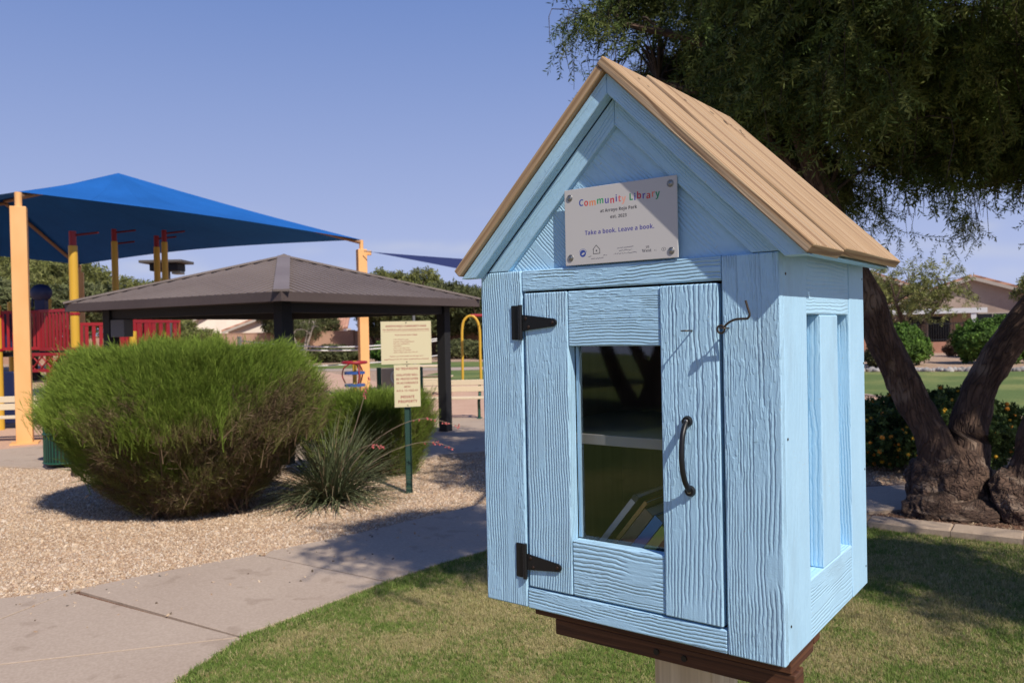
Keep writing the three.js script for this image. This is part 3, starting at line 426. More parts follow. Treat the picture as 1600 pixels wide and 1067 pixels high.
  for (const [cx, cy, cz, rx, ry, rz, n] of lobes) for (let i = 0; i < n; i++) {
    let u; do u = V(r() * 2 - 1, r() * 2 - 1, r() * 2 - 1); while (u.length() > 1); u.multiplyScalar(Math.pow(u.length(), -.35));
    const e = V(cx + u.x * rx - O.x, cy + u.y * ry, cz + u.z * rz - O.z);  let best = nodes[0], bd = 1e9; for (const q of nodes) { const d = q.distanceTo(e) + Math.max(0, q.y - e.y) * .3; if (d < bd) { bd = d; best = q; } }
    const m = best.clone().lerp(e, .5).add(V((r() - .5) * .3, .12 + .2 * r(), (r() - .5) * .3)), end = e.clone().add(V(0, -.1, 0));
    tw.push(limb([best, m, end], [.018, .011, .005], 5, 4));
    const curve = new THREE.CatmullRomCurve3([best, m, end]), out = e.clone().sub(best).setY(0).normalize();
    for (let k = 0; k < 3; k++) { // hanging side twigs
      const q0 = curve.getPoint(.45 + .55 * r()), q1 = q0.clone().add(out.clone().multiplyScalar(.25 * r() + .1)).add(V((r() - .5) * .7, -.05 + .1 * r(), (r() - .5) * .7)), q2 = q1.clone().add(V((r() - .5) * .2, -.25 - .35 * r(), (r() - .5) * .2)); tw.push(limb([q0, q1, q2], [.006, .004, .002], 4, 3));
      const c2 = new THREE.CatmullRomCurve3([q0, q1, q2]); for (let j = 0; j < 12; j++) sp.push([c2.getPoint(.1 + .9 * r()), .7]);
    }
    for (let k = 0; k < 10; k++) sp.push([curve.getPoint(.3 + .7 * r()), .4]);
  }
  part(t, 'twigs', merged(tw), twigMat).userData.kind = 'stuff';
  const greens = [lin(.08, .115, .025), lin(.10, .14, .03), lin(.14, .17, .04), lin(.06, .09, .022), lin(.18, .20, .055)];
  const g1 = sprig(34, .16, .034, .45, 1, .25), g2 = sprig(26, .19, .036, .4, 2, .35, .008), all = [[], []];
  for (const [p, dr] of sp) { if (fb((p.x + 30) * 1.1, (p.y + 30) * 1.3 + (p.z + 30) * .9, 256, 256, 19, 2) < -.16) continue; const c = greens[r() * 5 | 0].clone().multiplyScalar(.75 + .5 * r()); for (let k = 0; k < 2; k++) all[r() * 2 | 0].push({ p: p.clone().add(V((r() - .5) * .14, (r() - .5) * .14, (r() - .5) * .14)), d: V((r() - .5) * 1.7, -dr * 1.2 + (r() - .35) * .9, (r() - .5) * 1.7).normalize(), s: .18 + .24 * r(), roll: r() * 6.3, c }); }
  console.log('mesquite sprigs', sp.length * 2);
  strew(t, 'leaves', g1, whiteLeaf, all[0]); strew(t, 'leaves', g2, whiteLeaf, all[1]);
}

// ------------------------------------------------------------------ broom bushes, yucca, flower bush
const broom = [sprig(14, .40, .016, .78, 21, .07, .009), sprig(14, .34, .016, .80, 22, -.08, .009), sprig(12, .34, .017, .5, 23, .25, .013)];
function bushOf(t, seed, prof, rx, rz, n, greenAt, inner, size, lean = 0) {   // prof: [y, radius factor]
  const r = rng(seed), lists = [[], [], []], H = prof[prof.length - 1][0];
  const rad = y => { for (let i = 1; i < prof.length; i++) if (y <= prof[i][0]) { const k = (y - prof[i - 1][0]) / (prof[i][0] - prof[i - 1][0]); return prof[i - 1][1] + (prof[i][1] - prof[i - 1][1]) * k; } return 0; };
  for (let i = 0; i < n; i++) {
    const y = H * Math.pow(r(), .62), a = r() * 6.2832, wob = 1 + .34 * fb(Math.cos(a) * 2.6 + 9, Math.sin(a) * 2.6 + y * 2.6 + 9, 256, 256, seed, 4), top = r() < .40;
    const dep = top ? Math.sqrt(r()) : (inner && r() < .25 ? .45 + .4 * r() : .84 + .16 * r());
    let yy = top ? H : y; if (top) { let lo = 0, hi = H; yy = H * (.99 - .40 * Math.pow(dep, 2.6)) * (1 + .12 * fb(Math.cos(a) * dep * 4 + 9, Math.sin(a) * dep * 5 + 9, 256, 256, seed + 4, 3)) - .05 * r(); }
    const rr = (top ? prof.reduce((m, q) => Math.max(m, q[1]), 0) * dep * .97 : rad(yy) * dep) * wob;
    const p = V(Math.cos(a) * rr * rx + lean * yy, yy, Math.sin(a) * rr * rz), g = greenAt(p, a, r, dep);
    const d = V(Math.cos(a) * (top ? .55 * dep * dep : .8), top ? 1 : .35 + .8 * yy / H, Math.sin(a) * (top ? .55 * dep * dep : .8)).add(V((r() - .5) * .9, (r() - .5) * .6, (r() - .5) * .9)).normalize();
    if (g < .35) d.add(V((r() - .5) * 1.1, (r() - .5) * .7, (r() - .5) * 1.1)).normalize();
    const c = g > .5 ? lin(.125, .195, .022).lerp(lin(.21, .275, .045), r()) : g > .3 ? lin(.13, .145, .035).lerp(lin(.20, .19, .06), r()) : lin(.11, .07, .04).lerp(lin(.30, .22, .13), r() * r());
    const s = size * (.7 + .6 * r()) * (r() < .10 ? 1.8 : 1); p.addScaledVector(d, -s * .7); if (p.y < .02) p.y = .02;
    lists[g > .35 ? (r() * 2 | 0) : 2].push({ p, d, s, c: c.multiplyScalar(.75 + .5 * r()), roll: r() * 6.3 });
  }
  lists.forEach((l, i) => l.length && strew(t, i < 2 ? 'foliage' : 'dry_twigs', broom[i], whiteNeedle, l));
  const st = []; for (let i = 0; i < 150; i++) { const a = r() * 6.28, b = r() < .5 ? [-.12 * rx, .22 * rz] : [.34 * rx, .08 * rz], y = H * (.45 + .4 * r()), k = rad(y) * (.4 + .62 * r()); st.push(limb([V(b[0] + (r() - .5) * .25, 0, b[1] + (r() - .5) * .25), V((b[0] + Math.cos(a) * k * rx) * .5 + lean * y * .4, y * .45, (b[1] + Math.sin(a) * k * rz) * .5), V(Math.cos(a) * k * rx + lean * y, y, Math.sin(a) * k * rz)], [.010, .006, .003], 5, 4)); }
  part(t, 'stems', merged(st), std(lin(.13, .09, .06), 1)).userData.kind = 'stuff';
}
{
  const b = thing('broom_bush', 'big round green broom bush with brown twiggy underside on gravel', 'bush', [-3.25, 0, -8.1]);
  bushOf(b, 31, [[0, .30], [.2, .50], [.5, .74], [.95, .95], [1.15, 1.0], [1.36, .93], [1.62, .74]], 1.36, 1.12, 62000, (p, a, r, dep) => {
    if (dep < .7 && p.y < 1.3) return .2; const n = fb(p.x * 2 + 20, p.y * 2.5 + p.z + 20, 256, 256, 6, 3), left = smooth(-.3, -1.15, p.x) * .75; return p.y > 1.38 ? 1 : smooth(.70, 1.5, p.y + n * .95 + left) > .25 + .55 * r() ? 1 : r() < .55 + n * .3 ? .4 : .2; }, true, .165);
  const s = thing('broom_bush', 'low trimmed green bush behind the yucca and sign', 'bush', [-1.78, 0, -10.0]);
  bushOf(s, 57, [[0, .8], [.3, .95], [.7, 1], [1.02, .88]], .78, .5, 16000, (p, a, r) => p.y > .8 || r() < .55 ? 1 : .4, false, .14);
}
{ // red yucca: stiff grassy leaves and coral flower stalks
  const t = thing('red_yucca', 'grey-green grassy red yucca with coral flower stalks by the sign', 'yucca', [-1.92, 0, -8.45], 0), r = rng(88), leaves = [[], [], []];
  const blade = (a, lean, len, w, sag) => { const pts = [], n = 6, pos = [], idx = []; const ca = Math.cos(a), sa = Math.sin(a); let x = .03 * r(), y = 0, th = Math.PI / 2 - lean; const x0 = (r() - .5) * .22, z0 = (r() - .5) * .22; for (let i = 0; i <= n; i++) { const ww = w * (1 - Math.pow(i / n, 2.2)) * .5 + .0006, v = .25 * ww; pos.push(x0 + ca * x - sa * ww, y + v, z0 + sa * x + ca * ww, x0 + ca * x, y - v, z0 + sa * x, x0 + ca * x + sa * ww, y + v, z0 + sa * x - ca * ww); if (i < n) { const o = i * 3; for (const k of [0, 1]) idx.push(o + k, o + k + 1, o + k + 3, o + k + 1, o + k + 4, o + k + 3); } x += Math.cos(th) * len / n; y += Math.sin(th) * len / n; th -= sag / n * (1 + i * .3); if (y < .02) y = .02; } const g = new THREE.BufferGeometry(); g.setAttribute('position', new THREE.Float32BufferAttribute(pos, 3)); g.setIndex(idx); g.computeVertexNormals(); return g; };
  for (let i = 0; i < 760; i++) { const q = r(), lean = .1 + 1.25 * Math.pow(r(), .75); leaves[q < .6 ? 0 : q < .82 ? 1 : 2].push(blade(r() * 6.283, lean, .62 + .5 * r(), .009 + .006 * r(), .25 + .7 * r() * lean)); }
  const m = [[.11, .13, .06], [.15, .17, .09], [.20, .155, .09]]; leaves.forEach((l, i) => { part(t, i < 2 ? 'leaves' : 'dry_leaves', merged(l), leafy(...m[i], .1)).userData.kind = 'stuff'; });
  const fl = []; const stalk = (pts) => { const v = pts.map(p => V(...p)); const c = new THREE.CatmullRomCurve3(v); const s = part(t, 'flower_stalk', limb(v, [.0045, .0035, .002], 6, 5), std(lin(.26, .19, .13), .8)); const bl = []; for (let i = 0; i < 16; i++) { const p = c.getPoint(.62 + .38 * r()), g = new THREE.ConeGeometry(.008, .028, 6); g.rotateZ(r() * 6); g.rotateY(r() * 6); g.translate(p.x + (r() - .5) * .03, p.y - .01 + (r() - .5) * .03, p.z + (r() - .5) * .03); bl.push(g); } part(s, 'blossoms', merged(bl), leafy(.62, .16, .15, .2)).userData.kind = 'stuff'; };
  stalk([[0, .1, 0], [.45, .62, .05], [.95, .86, .1], [1.36, .78, .1]]); stalk([[0, .1, .1], [.25, .5, .2], [.45, .62, .25], [.6, .6, .3]]); stalk([[.02, .1, -.05], [.25, .75, 0], [.37, 1.12, .02], [.42, 1.3, .02]]); stalk([[-.02, .1, 0], [-.2, .6, 0], [-.27, .95, .02], [-.31, 1.1, .02]]); stalk([[.02, .1, -.05], [.6, .5, 0], [1.05, .62, .1], [1.3, .55, .12]]);
}
const flowerKit = { leaf: sprig(22, .5, .22, .3, 41, .05, .012) };
function leafShrub(name, label, category, pos, rx, ry, rz, n, cols, size, flowers, group) {
  const t = thing(name, label, category, pos, 0, group), r = rng(Math.round(pos[0] * 91 + pos[2] * 17) & 0xffff), l = [], f = [];
  for (let i = 0; i < n; i++) { const a = r() * 6.283, v = Math.acos(r() * 1.5 - .5 > 1 ? 1 : Math.max(-1, r() * 1.7 - .7)), k = (.55 + .5 * Math.sqrt(r())) * (1 + .42 * fb(Math.cos(a) * 2.5 + 9 + pos[0], v * 2.6 + Math.sin(a) * 2.5 + 9, 256, 256, 3, 4)), p = V(Math.cos(a) * Math.sin(v) * rx * k, Math.max(.04, ry + Math.cos(v) * ry * k), Math.sin(a) * Math.sin(v) * rz * k), d = V(p.x / rx, (p.y - ry) / ry + .3, p.z / rz).add(V(r() - .5, r() - .5, r() - .5)).normalize(); l.push({ p, d, s: size * (.6 + .8 * r()), c: cols[r() * cols.length | 0].clone().multiplyScalar(.7 + .6 * r()), roll: r() * 6 }); if (flowers && k > .9 && r() < .12) f.push({ p: p.clone().addScaledVector(d, size * .9), d, s: .018 + .014 * r(), c: r() < .6 ? lin(.75, .26, .01) : lin(.8, .42, .02), roll: 0 }); }
  strew(t, 'foliage', flowerKit.leaf, whiteLeaf, l); if (f.length) strew(t, 'flowers', new THREE.IcosahedronGeometry(1, 0), std(0xffffff, .7), f);
  const st = []; for (let i = 0; i < 14; i++) { const a = r() * 6.28; st.push(limb([V(0, 0, 0), V(Math.cos(a) * rx * .3, ry * .6, Math.sin(a) * rz * .3), V(Math.cos(a) * rx * .7, ry * (1 + .5 * r()), Math.sin(a) * rz * .7)], [.02 * ry, .014 * ry, .006 * ry], 5, 3)); } part(t, 'stems', merged(st), twigMat).userData.kind = 'stuff'; return t;
}
const gDark = [lin(.05, .085, .02), lin(.07, .11, .028), lin(.035, .06, .015)], gBright = [lin(.10, .19, .03), lin(.14, .24, .04), lin(.07, .13, .025)], gOlive = [lin(.10, .115, .04), lin(.14, .15, .06), lin(.08, .085, .035)], gDry = [lin(.17, .11, .07), lin(.22, .15, .09)];
const gMidLeaf = [lin(.075, .115, .03), lin(.10, .15, .04), lin(.05, .085, .022)];
leafShrub('lantana_bush', 'dark green bush with orange flowers behind the tree trunks', 'bush', [5.05, 0, -9.7], .95, .40, .65, 4800, gMidLeaf, .085, true);
console.log('plants');

// ------------------------------------------------------------------ park sign
{
  const t = thing('park_sign', 'green post with two cream notice boards beside the yucca', 'sign', [-1.15, 0, -8.77], .30);
  part(t, 'post', merged([bx(-.034, .034, -.1, 1.86, -.024, -.019, .001), bx(-.034, -.029, -.1, 1.86, -.019, .008), bx(.029, .034, -.1, 1.86, -.019, .008)]), std(lin(.02, .06, .045), .5, { metalness: .2 }));
  const bo = std(lin(.60, .53, .36), .5);
  const paint = (w, h, f) => { const c = document.createElement('canvas'); c.width = w; c.height = h; const x = c.getContext('2d'); x.fillStyle = '#d0c4a0'; x.fillRect(0, 0, w, h); x.fillStyle = '#8c2a33'; x.textAlign = 'center'; f(x); const q = new THREE.CanvasTexture(c); q.colorSpace = THREE.SRGBColorSpace; return new THREE.MeshStandardMaterial({ map: q, roughness: .5 }); };
  const up = paint(1024, 960, x => {
    x.font = 'bold 62px sans-serif'; x.fillText('ARROYO ROJO COMMUNITY PARK', 512, 130, 830); x.font = 'bold 46px sans-serif'; x.fillText('For Residents and Accompanying Guests Only', 512, 200, 940); x.fillRect(40, 222, 944, 5);
    x.font = 'bold 42px sans-serif'; x.fillText('Park Hours: 6am-10pm', 512, 320, 500);
    const q = rng(9); const bars = (x0, x1, y, hh) => { for (let i = x0; i < x1;) { const w = 8 + q() * 16; x.fillRect(i, y - hh * (.6 + .4 * q()), w, hh * .62); i += w + 5 + (q() < .22 ? 12 : 0); } };
    [[250, 560], [250, 660], [250, 570], [250, 430], [250, 570], [250, 600], [250, 720]].forEach(([a, b], i) => bars(a, b, 420 + i * 48, 20)); bars(170, 850, 795, 20); bars(60, 960, 865, 24);
  });
  const lo = paint(512, 900, x => { const L = (s, y, f, w) => { x.font = 'bold ' + f + 'px sans-serif'; x.fillText(s, 256, y, w); }; L('NO TRESPASSING', 110, 70, 450); L('VIOLATORS WILL', 240, 62, 430); L('BE PROSECUTED', 325, 62, 440); L('IN ACCORDANCE', 410, 62, 430); L('WITH', 490, 58, 130); L('A.R.S. 13-1502-A1', 570, 54, 430); L('PRIVATE', 715, 82, 280); L('PROPERTY', 810, 82, 380); });
  const b1 = part(t, 'notice_board', bx(-.275, .275, 1.415, 1.878, .0095, .0125), bo), f1 = new THREE.PlaneGeometry(.549, .462); f1.translate(0, 1.6465, .0131); part(b1, 'print', f1, up);
  const b2 = part(t, 'notice_board', bx(-.142, .142, .948, 1.408, .0095, .0125), bo), f2 = new THREE.PlaneGeometry(.283, .459); f2.translate(0, 1.178, .0131); part(b2, 'print', f2, lo);
  for (const [b, y] of [[b1, 1.862], [b1, 1.435], [b2, 1.395], [b2, .965]]) { const s = new THREE.SphereGeometry(.007, 8, 6); s.scale(1, 1, .5); s.translate(0, y, .0132); part(b, 'bolt', s, blackIron); }
}

// ------------------------------------------------------------------ picnic pavilion
{
  const yaw = .526, N = V(-2.90, 0, -10.2), S = 4.66, e1 = V(Math.sin(yaw), 0, -Math.cos(yaw)), e2 = V(-Math.cos(yaw), 0, -Math.sin(yaw)), ctr = N.clone().addScaledVector(e1, S / 2).addScaledVector(e2, S / 2);
  const t = thing('picnic_pavilion', 'dark brown metal hip-roofed picnic pavilion on square posts', 'pavilion', ctr.toArray(), Math.atan2(-e1.z, e1.x));
  const h = S / 2, y0 = 2.185, yf = 2.30, ya = 3.04, brn = tex(512, 512, 3, 3, (x, y) => { const n = .5 + .5 * fb(x * 5, y * 5, 5, 5, 121, 5); return mix3([112, 100, 95], [136, 124, 119], n).map(v => v + vn(x * 200, y * 200, 200, 200, 123) * 4); }, true);
  const roofM = new THREE.MeshStandardMaterial({ map: brn, roughness: .6, metalness: .08 }), fasM = new THREE.MeshStandardMaterial({ map: brn, color: lin(.42, .37, .36), roughness: .65, metalness: .05 }), dk = std(lin(.018, .017, .017), .7);
  for (let k = 0; k < 4; k++) { // each roof face: ribbed metal sheets running up the slope
    const g = [], rib = .155, n = Math.floor(2 * h / rib), a = k * Math.PI / 2; const slope = (ya - yf) / h;
    const P = (u, d) => V(u, yf + d * slope, h - d);  // u along the eave, d inward
    const tri = (p, q, s, out) => out.push(p.x, p.y, p.z, q.x, q.y, q.z, s.x, s.y, s.z); const pos = [];
    tri(P(-h, 0), P(h, 0), P(0, h), pos); const uv = []; for (let i = 0; i < pos.length; i += 3) uv.push(pos[i], pos[i + 2]);
    const base = new THREE.BufferGeometry(); base.setAttribute('position', new THREE.Float32BufferAttribute(pos, 3)); base.setAttribute('uv', new THREE.Float32BufferAttribute(uv, 2)); base.computeVertexNormals(); base.rotateY(a);
    const face = part(t, 'roof_face', base, roofM); const ribs = [];
    for (let i = 1; i < n; i++) { const u = -h + i * rib + .02, d1 = h - Math.abs(u) - .05; if (d1 < .05) continue; const p = P(u, .005), q = P(u, d1), len = p.distanceTo(q), b = uvm(new THREE.BoxGeometry(.034, .022, len), 'z'); b.translate(0, .008, -len / 2); b.rotateX(Math.atan(slope)); b.translate(p.x, p.y, p.z); b.rotateY(a); ribs.push(b); }
    part(face, 'ribs', merged(ribs), roofM).userData.kind = 'stuff';
    const f = bx(-h - .003, h + .003 - .03, y0, yf + .012, h - .028, h + .002, .004, 'x'); f.rotateY(a); part(t, 'fascia', f, fasM);
    const bm = bx(-h + .46, h - .46 - .1, 2.06, 2.19, h - .51, h - .41, 0, 'x'); bm.rotateY(a); part(t, 'beam', bm, dk);
    const rf = bar([h - .02, yf + .022, h - .02], [0.05, ya + .02, .05], .05, 6); const cap = merged([(() => { const L = Math.hypot(h * Math.SQRT2, ya - yf), b = uvm(new THREE.BoxGeometry(.20, .03, L), 'z'); b.translate(0, 0, -L / 2); b.rotateX(Math.atan2(ya - yf, h * Math.SQRT2)); b.translate(0, yf + .022, h * Math.SQRT2); b.rotateY(Math.PI / 4); return b; })()]); cap.rotateY(a); part(t, 'hip_cap', cap, roofM);
    const p = bx(h - .46 - .085, h - .46 + .085, 0, 2.2, h - .46 - .085, h - .46 + .085, .006); p.rotateY(a); part(t, 'post', p, darkSteel);
  }
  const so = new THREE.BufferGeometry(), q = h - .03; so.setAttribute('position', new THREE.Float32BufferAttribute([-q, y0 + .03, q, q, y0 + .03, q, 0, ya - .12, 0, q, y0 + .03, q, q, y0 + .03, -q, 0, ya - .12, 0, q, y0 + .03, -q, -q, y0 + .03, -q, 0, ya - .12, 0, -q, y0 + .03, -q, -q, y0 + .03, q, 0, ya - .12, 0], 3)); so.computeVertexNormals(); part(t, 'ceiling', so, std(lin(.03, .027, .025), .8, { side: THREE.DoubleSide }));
  part(t, 'utility_box', bx(-h + .38, -h + .54, 1.78, 2.05, -h + .56, -h + .9, .01), std(lin(.10, .10, .105), .6));
  const fin = new THREE.ConeGeometry(.17, .07, 4); fin.rotateY(Math.PI / 4); fin.translate(0, ya + .03, 0); part(t, 'roof_cap', fin, roofM);
}

// ------------------------------------------------------------------ blue shade canopy, sail
const peach = tex(256, 512, 1, 4, (x, y) => { const n = .5 + .5 * fb(x * 4, y * 8, 4, 8, 131, 4); return mix3([224, 164, 100], [234, 182, 122], n); }, true);
const peachM = new THREE.MeshStandardMaterial({ map: peach, roughness: .6 });
{
  const t = thing('shade_canopy', 'large blue hip shade canopy on tall orange-yellow posts over the playground', 'shade canopy', [-11.4, 0, -20.4]);
  const c = [[-8.32, -13.72], [-4.0, -21.75], [-14.5, -27.2], [-18.8, -19.2]].map(([x, z]) => V(x + 11.4, 4.28, z + 20.4)), r0 = V(2.29, 5.62, 1.5), r1 = V(-2.3, 5.62, -1.6);
  const cloth = new THREE.MeshPhysicalMaterial({ map: tex(512, 256, 1, 1, (x, y) => { const strip = Math.floor(x * 7), seam = 1 - smooth(.004, .012, Math.abs(x * 7 - Math.round(x * 7)) / 1), n = fb(x * 10, y * 6, 10, 6, 181, 4); return [0, 1, 2].map(k => 232 + (PERM[strip * 13 + 5] / 255 - .5) * 12 + n * 14 + vn(x * 200, y * 120, 200, 120, 183) * 5 - seam * 26); }, true), color: lin(.020, .135, .44), roughness: .9, specularIntensity: .15, side: THREE.DoubleSide });
  // faces with edges that sag inward and down
  const grid = (a, b, ra, rb, nx = 28, ny = 12) => { const pos = [], uv = [], idx = []; for (let j = 0; j <= ny; j++) for (let i = 0; i <= nx; i++) { const u = i / nx, v = j / ny, e = a.clone().lerp(b, u), s = Math.sin(Math.PI * u); const mid = ra.clone().lerp(rb, u); e.lerp(mid.clone().setY(e.y), .07 * s); e.y += .10 * s; const p = e.lerp(mid, v); p.y -= .20 * Math.sin(Math.PI * v) * (.35 + .65 * s) * .55; pos.push(p.x, p.y, p.z); uv.push(u, v); if (i < nx && j < ny) { const o = j * (nx + 1) + i; idx.push(o, o + 1, o + nx + 2, o, o + nx + 2, o + nx + 1); } } const g = new THREE.BufferGeometry(); g.setAttribute('position', new THREE.Float32BufferAttribute(pos, 3)); g.setAttribute('uv', new THREE.Float32BufferAttribute(uv, 2)); g.setIndex(idx); g.computeVertexNormals(); return g; };
  part(t, 'fabric_panel', grid(c[0], c[1], r0, r0), cloth); part(t, 'fabric_panel', grid(c[1], c[2], r0, r1), cloth); part(t, 'fabric_panel', grid(c[2], c[3], r1, r1), cloth); part(t, 'fabric_panel', grid(c[3], c[0], r1, r0), cloth);
  c.forEach((p, i) => { const post = bx(-.122, .122, -.1, 4.02, -.122, .122, .012); post.rotateY(.45); post.translate(p.x, 0, p.z); const q = part(t, 'post', post, peachM); part(q, 'base_plate', uvm(new THREE.BoxGeometry(.42, .025, .42).rotateY(.45).translate(p.x, .022, p.z)), peachM); part(q, 'stub', cyl(.057, .057, 4.02, 4.27, p.x, p.z), peachM); part(t, 'rafter', bar([p.x, 4.2, p.z], [(i < 1 || i > 2 ? (i ? r1 : r0) : i < 2 ? r0 : r1).x, 5.5, (i < 1 || i > 2 ? (i ? r1 : r0) : i < 2 ? r0 : r1).z], .05), std(lin(.25, .13, .06), .6)); });
  part(t, 'ridge_tube', bar([r0.x, 5.55, r0.z], [r1.x, 5.55, r1.z], .05), std(lin(.25, .13, .06), .6));
  part(t, 'bracket', bx(c[1].x + .1, c[1].x + .26, 3.86, 3.98, c[1].z - .05, c[1].z + .05, .01), peachM);
}
{
  const s = thing('shade_sail', 'small navy triangular shade sail strung behind the box roof', 'shade sail', [-3.69, 3.92, -21.5]), A = V(0, 0, 0), B = V(3.6, .05, -4.5), C = V(3.2, -.55, -2.2), pos = [], idx = [], n = 12;
  for (let i = 0; i <= n; i++) for (let j = 0; j <= n - i; j++) { const u = i / n, v = j / n, w = 1 - u - v, p = A.clone().multiplyScalar(w).addScaledVector(B, u).addScaledVector(C, v); const m = V(2.2, -.2, -2.2); p.lerp(m, .16 * (u * v + v * w + w * u) * 1.2); pos.push(p.x, p.y, p.z); }
  const id = (i, j) => { let k = 0; for (let q = 0; q < i; q++) k += n - q + 1; return k + j; }; for (let i = 0; i < n; i++) for (let j = 0; j < n - i; j++) { idx.push(id(i, j), id(i + 1, j), id(i, j + 1)); if (j < n - i - 1) idx.push(id(i + 1, j), id(i + 1, j + 1), id(i, j + 1)); }
  const g = new THREE.BufferGeometry(); g.setAttribute('position', new THREE.Float32BufferAttribute(pos, 3)); g.setIndex(idx); g.computeVertexNormals(); part(s, 'sail_cloth', g, std(lin(.010, .018, .085), .8, { side: THREE.DoubleSide })); part(s, 'turnbuckle', bar([-.2, .03, -.05], [.02, 0, 0], .012), steel);
}
console.log('canopy');

// ------------------------------------------------------------------ play equipment
{
  const t = thing('play_structure', 'red and yellow climbing play structure under the blue canopy', 'play structure', [-9.4, 0, -17.4]);
  const Q = (x, z) => [x + 9.4, z + 17.4], posts = [[-8.38, -15.5, 3.55, .082], [-9.75, -17.0, 2.62, .07], [-10.12, -15.9, 2.46, .075], [-9.78, -20.0, 3.9, .075], [-9.05, -18.5, 3.98, .07], [-8.74, -20.0, 4.0, .075], [-8.12, -19.0, 4.0, .07], [-7.6, -16.2, 1.9, .07], [-9.0, -16.6, 2.2, .07], [-10.9, -17.6, 2.6, .07]];
  for (const [x, z, h, r] of posts) { const [a, b] = Q(x, z), p = part(t, 'post', cyl(r, r, -.1, h, a, b, 20), yellowPaint); for (const y of [1.58, 2.25].filter(y => y < h)) part(p, 'collar', cyl(r + .012, r + .012, y - .025, y + .025, a, b, 20), redPaint); if (h > 3) { part(p, 'post_cap', cyl(r * .8, r * .8, h, h + .28, a, b, 12), redPaint); part(p, 'roof_arm', bar([a, h + .2, b], [a + .45, h + .26, b - .1], .022), std(lin(.14, .008, .01), .7)); } }
  const deck = (x0, x1, z0, z1, y) => part(t, 'deck', bx(x0 + 9.4, x1 + 9.4, y - .08, y, z0 + 17.4, z1 + 17.4), blackRub);
  deck(-10.9, -9.2, -17.5, -16.0, 1.52); deck(-9.2, -7.8, -18.4, -16.6, 1.38); deck(-9.2, -7.9, -20, -18.45, 1.6);
  const panel = (a, b, y0, y1, n, lattice) => { // framed barrier of bars or diagonal lattice between two points
    const [ax, az] = Q(...a), [bx_, bz] = Q(...b), L = Math.hypot(bx_ - ax, bz - az), fr = []; for (const y of [y0, y1]) fr.push(bx(0, L, y - .03, y + .03, -.02, .02, 0, 'x')); for (const x of [0, L - .05]) fr.push(bx(x, x + .05, y0 + .03, y1 - .03, -.018, .018));
    const turn = -Math.atan2(bz - az, bx_ - ax), put = g => { g.rotateY(turn); g.translate(ax, 0, az); return g; };
    const p = part(t, lattice ? 'lattice_panel' : 'barrier_panel', put(merged(fr)), redPaint);
    for (let i = 0; i < n; i++) { const x = .05 + (L - .1) * (i + .5) / n; if (!lattice) part(p, 'slat', put(bx(x - (L / n) * .22, x + (L / n) * .22, y0 + .03, y1 - .03, -.012, .012)), redPaint); else for (const s of [-1, 1]) part(p, 'slat', put(bar([x - s * (y1 - y0) * .5, y0, s * .01], [x + s * (y1 - y0) * .5, y1, s * .01], .016, 5)), redPaint); }
  };
  panel([-10.12, -15.9], [-9.35, -16.0], 1.6, 2.32, 7); panel([-9.35, -16.0], [-8.44, -15.6], 1.58, 2.33, 9); panel([-9.7, -15.98], [-8.6, -15.72], 1.16, 1.48, 5, true); panel([-8.34, -15.6], [-7.7, -16.2], 1.4, 2.05, 6); panel([-9.05, -18.4], [-8.2, -18.5], 1.55, 2.2, 7); panel([-8.9, -17.6], [-7.9, -17.7], 1.55, 2.22, 8); panel([-10.8, -17.5], [-9.8, -17.1], 1.6, 2.3, 7); panel([-7.6, -16.2], [-7.15, -17.4], 1.45, 2.1, 6);
  { const [a, b] = Q(-9.38, -16.1); const sc = part(t, 'viewer', bar([a - .16, 2.42, b], [a - .16, 2.7, b], .018), navyPlastic); const g = new THREE.SphereGeometry(.19, 20, 14); g.scale(1.1, .95, .8); g.translate(a + .02, 2.70, b); part(sc, 'viewer_hood', g, navyPlastic); part(sc, 'viewer_mount', bx(a - .08, a + .12, 2.3, 2.58, b - .08, b + .08, .02), navyPlastic); part(sc, 'viewer_arm', tube([[a - .45, 2.55, b], [a - .44, 2.68, b], [a - .34, 2.72, b], [a - .15, 2.71, b]], .02, 14, 6), navyPlastic); }
  { const [a, b] = Q(-10.3, -15.85); part(t, 'climber_panel', bx(a - .3, a + .35, 1.6, 2.3, b - .3, b - .24, .03), navyPlastic); part(t, 'lower_panel', bx(a - .3, a + .38, .1, 1.15, b - .3, b - .22, .03), navyPlastic); }
  { const pts = [[1.6, 1.45, .6], [1.95, 1.3, .3], [2.25, .8, 0], [2.5, .3, -.3], [2.9, .2, -.6]], g = new THREE.Shape(); g.absarc(0, 0, .24, Math.PI, 2 * Math.PI, false); g.lineTo(.2, 0); g.absarc(0, 0, .2, 2 * Math.PI, Math.PI, true); part(t, 'slide_chute', new THREE.ExtrudeGeometry(g, { steps: 24, extrudePath: new THREE.CatmullRomCurve3(pts.map(p => V(...p))), bevelEnabled: false }), yellowPaint); }
}
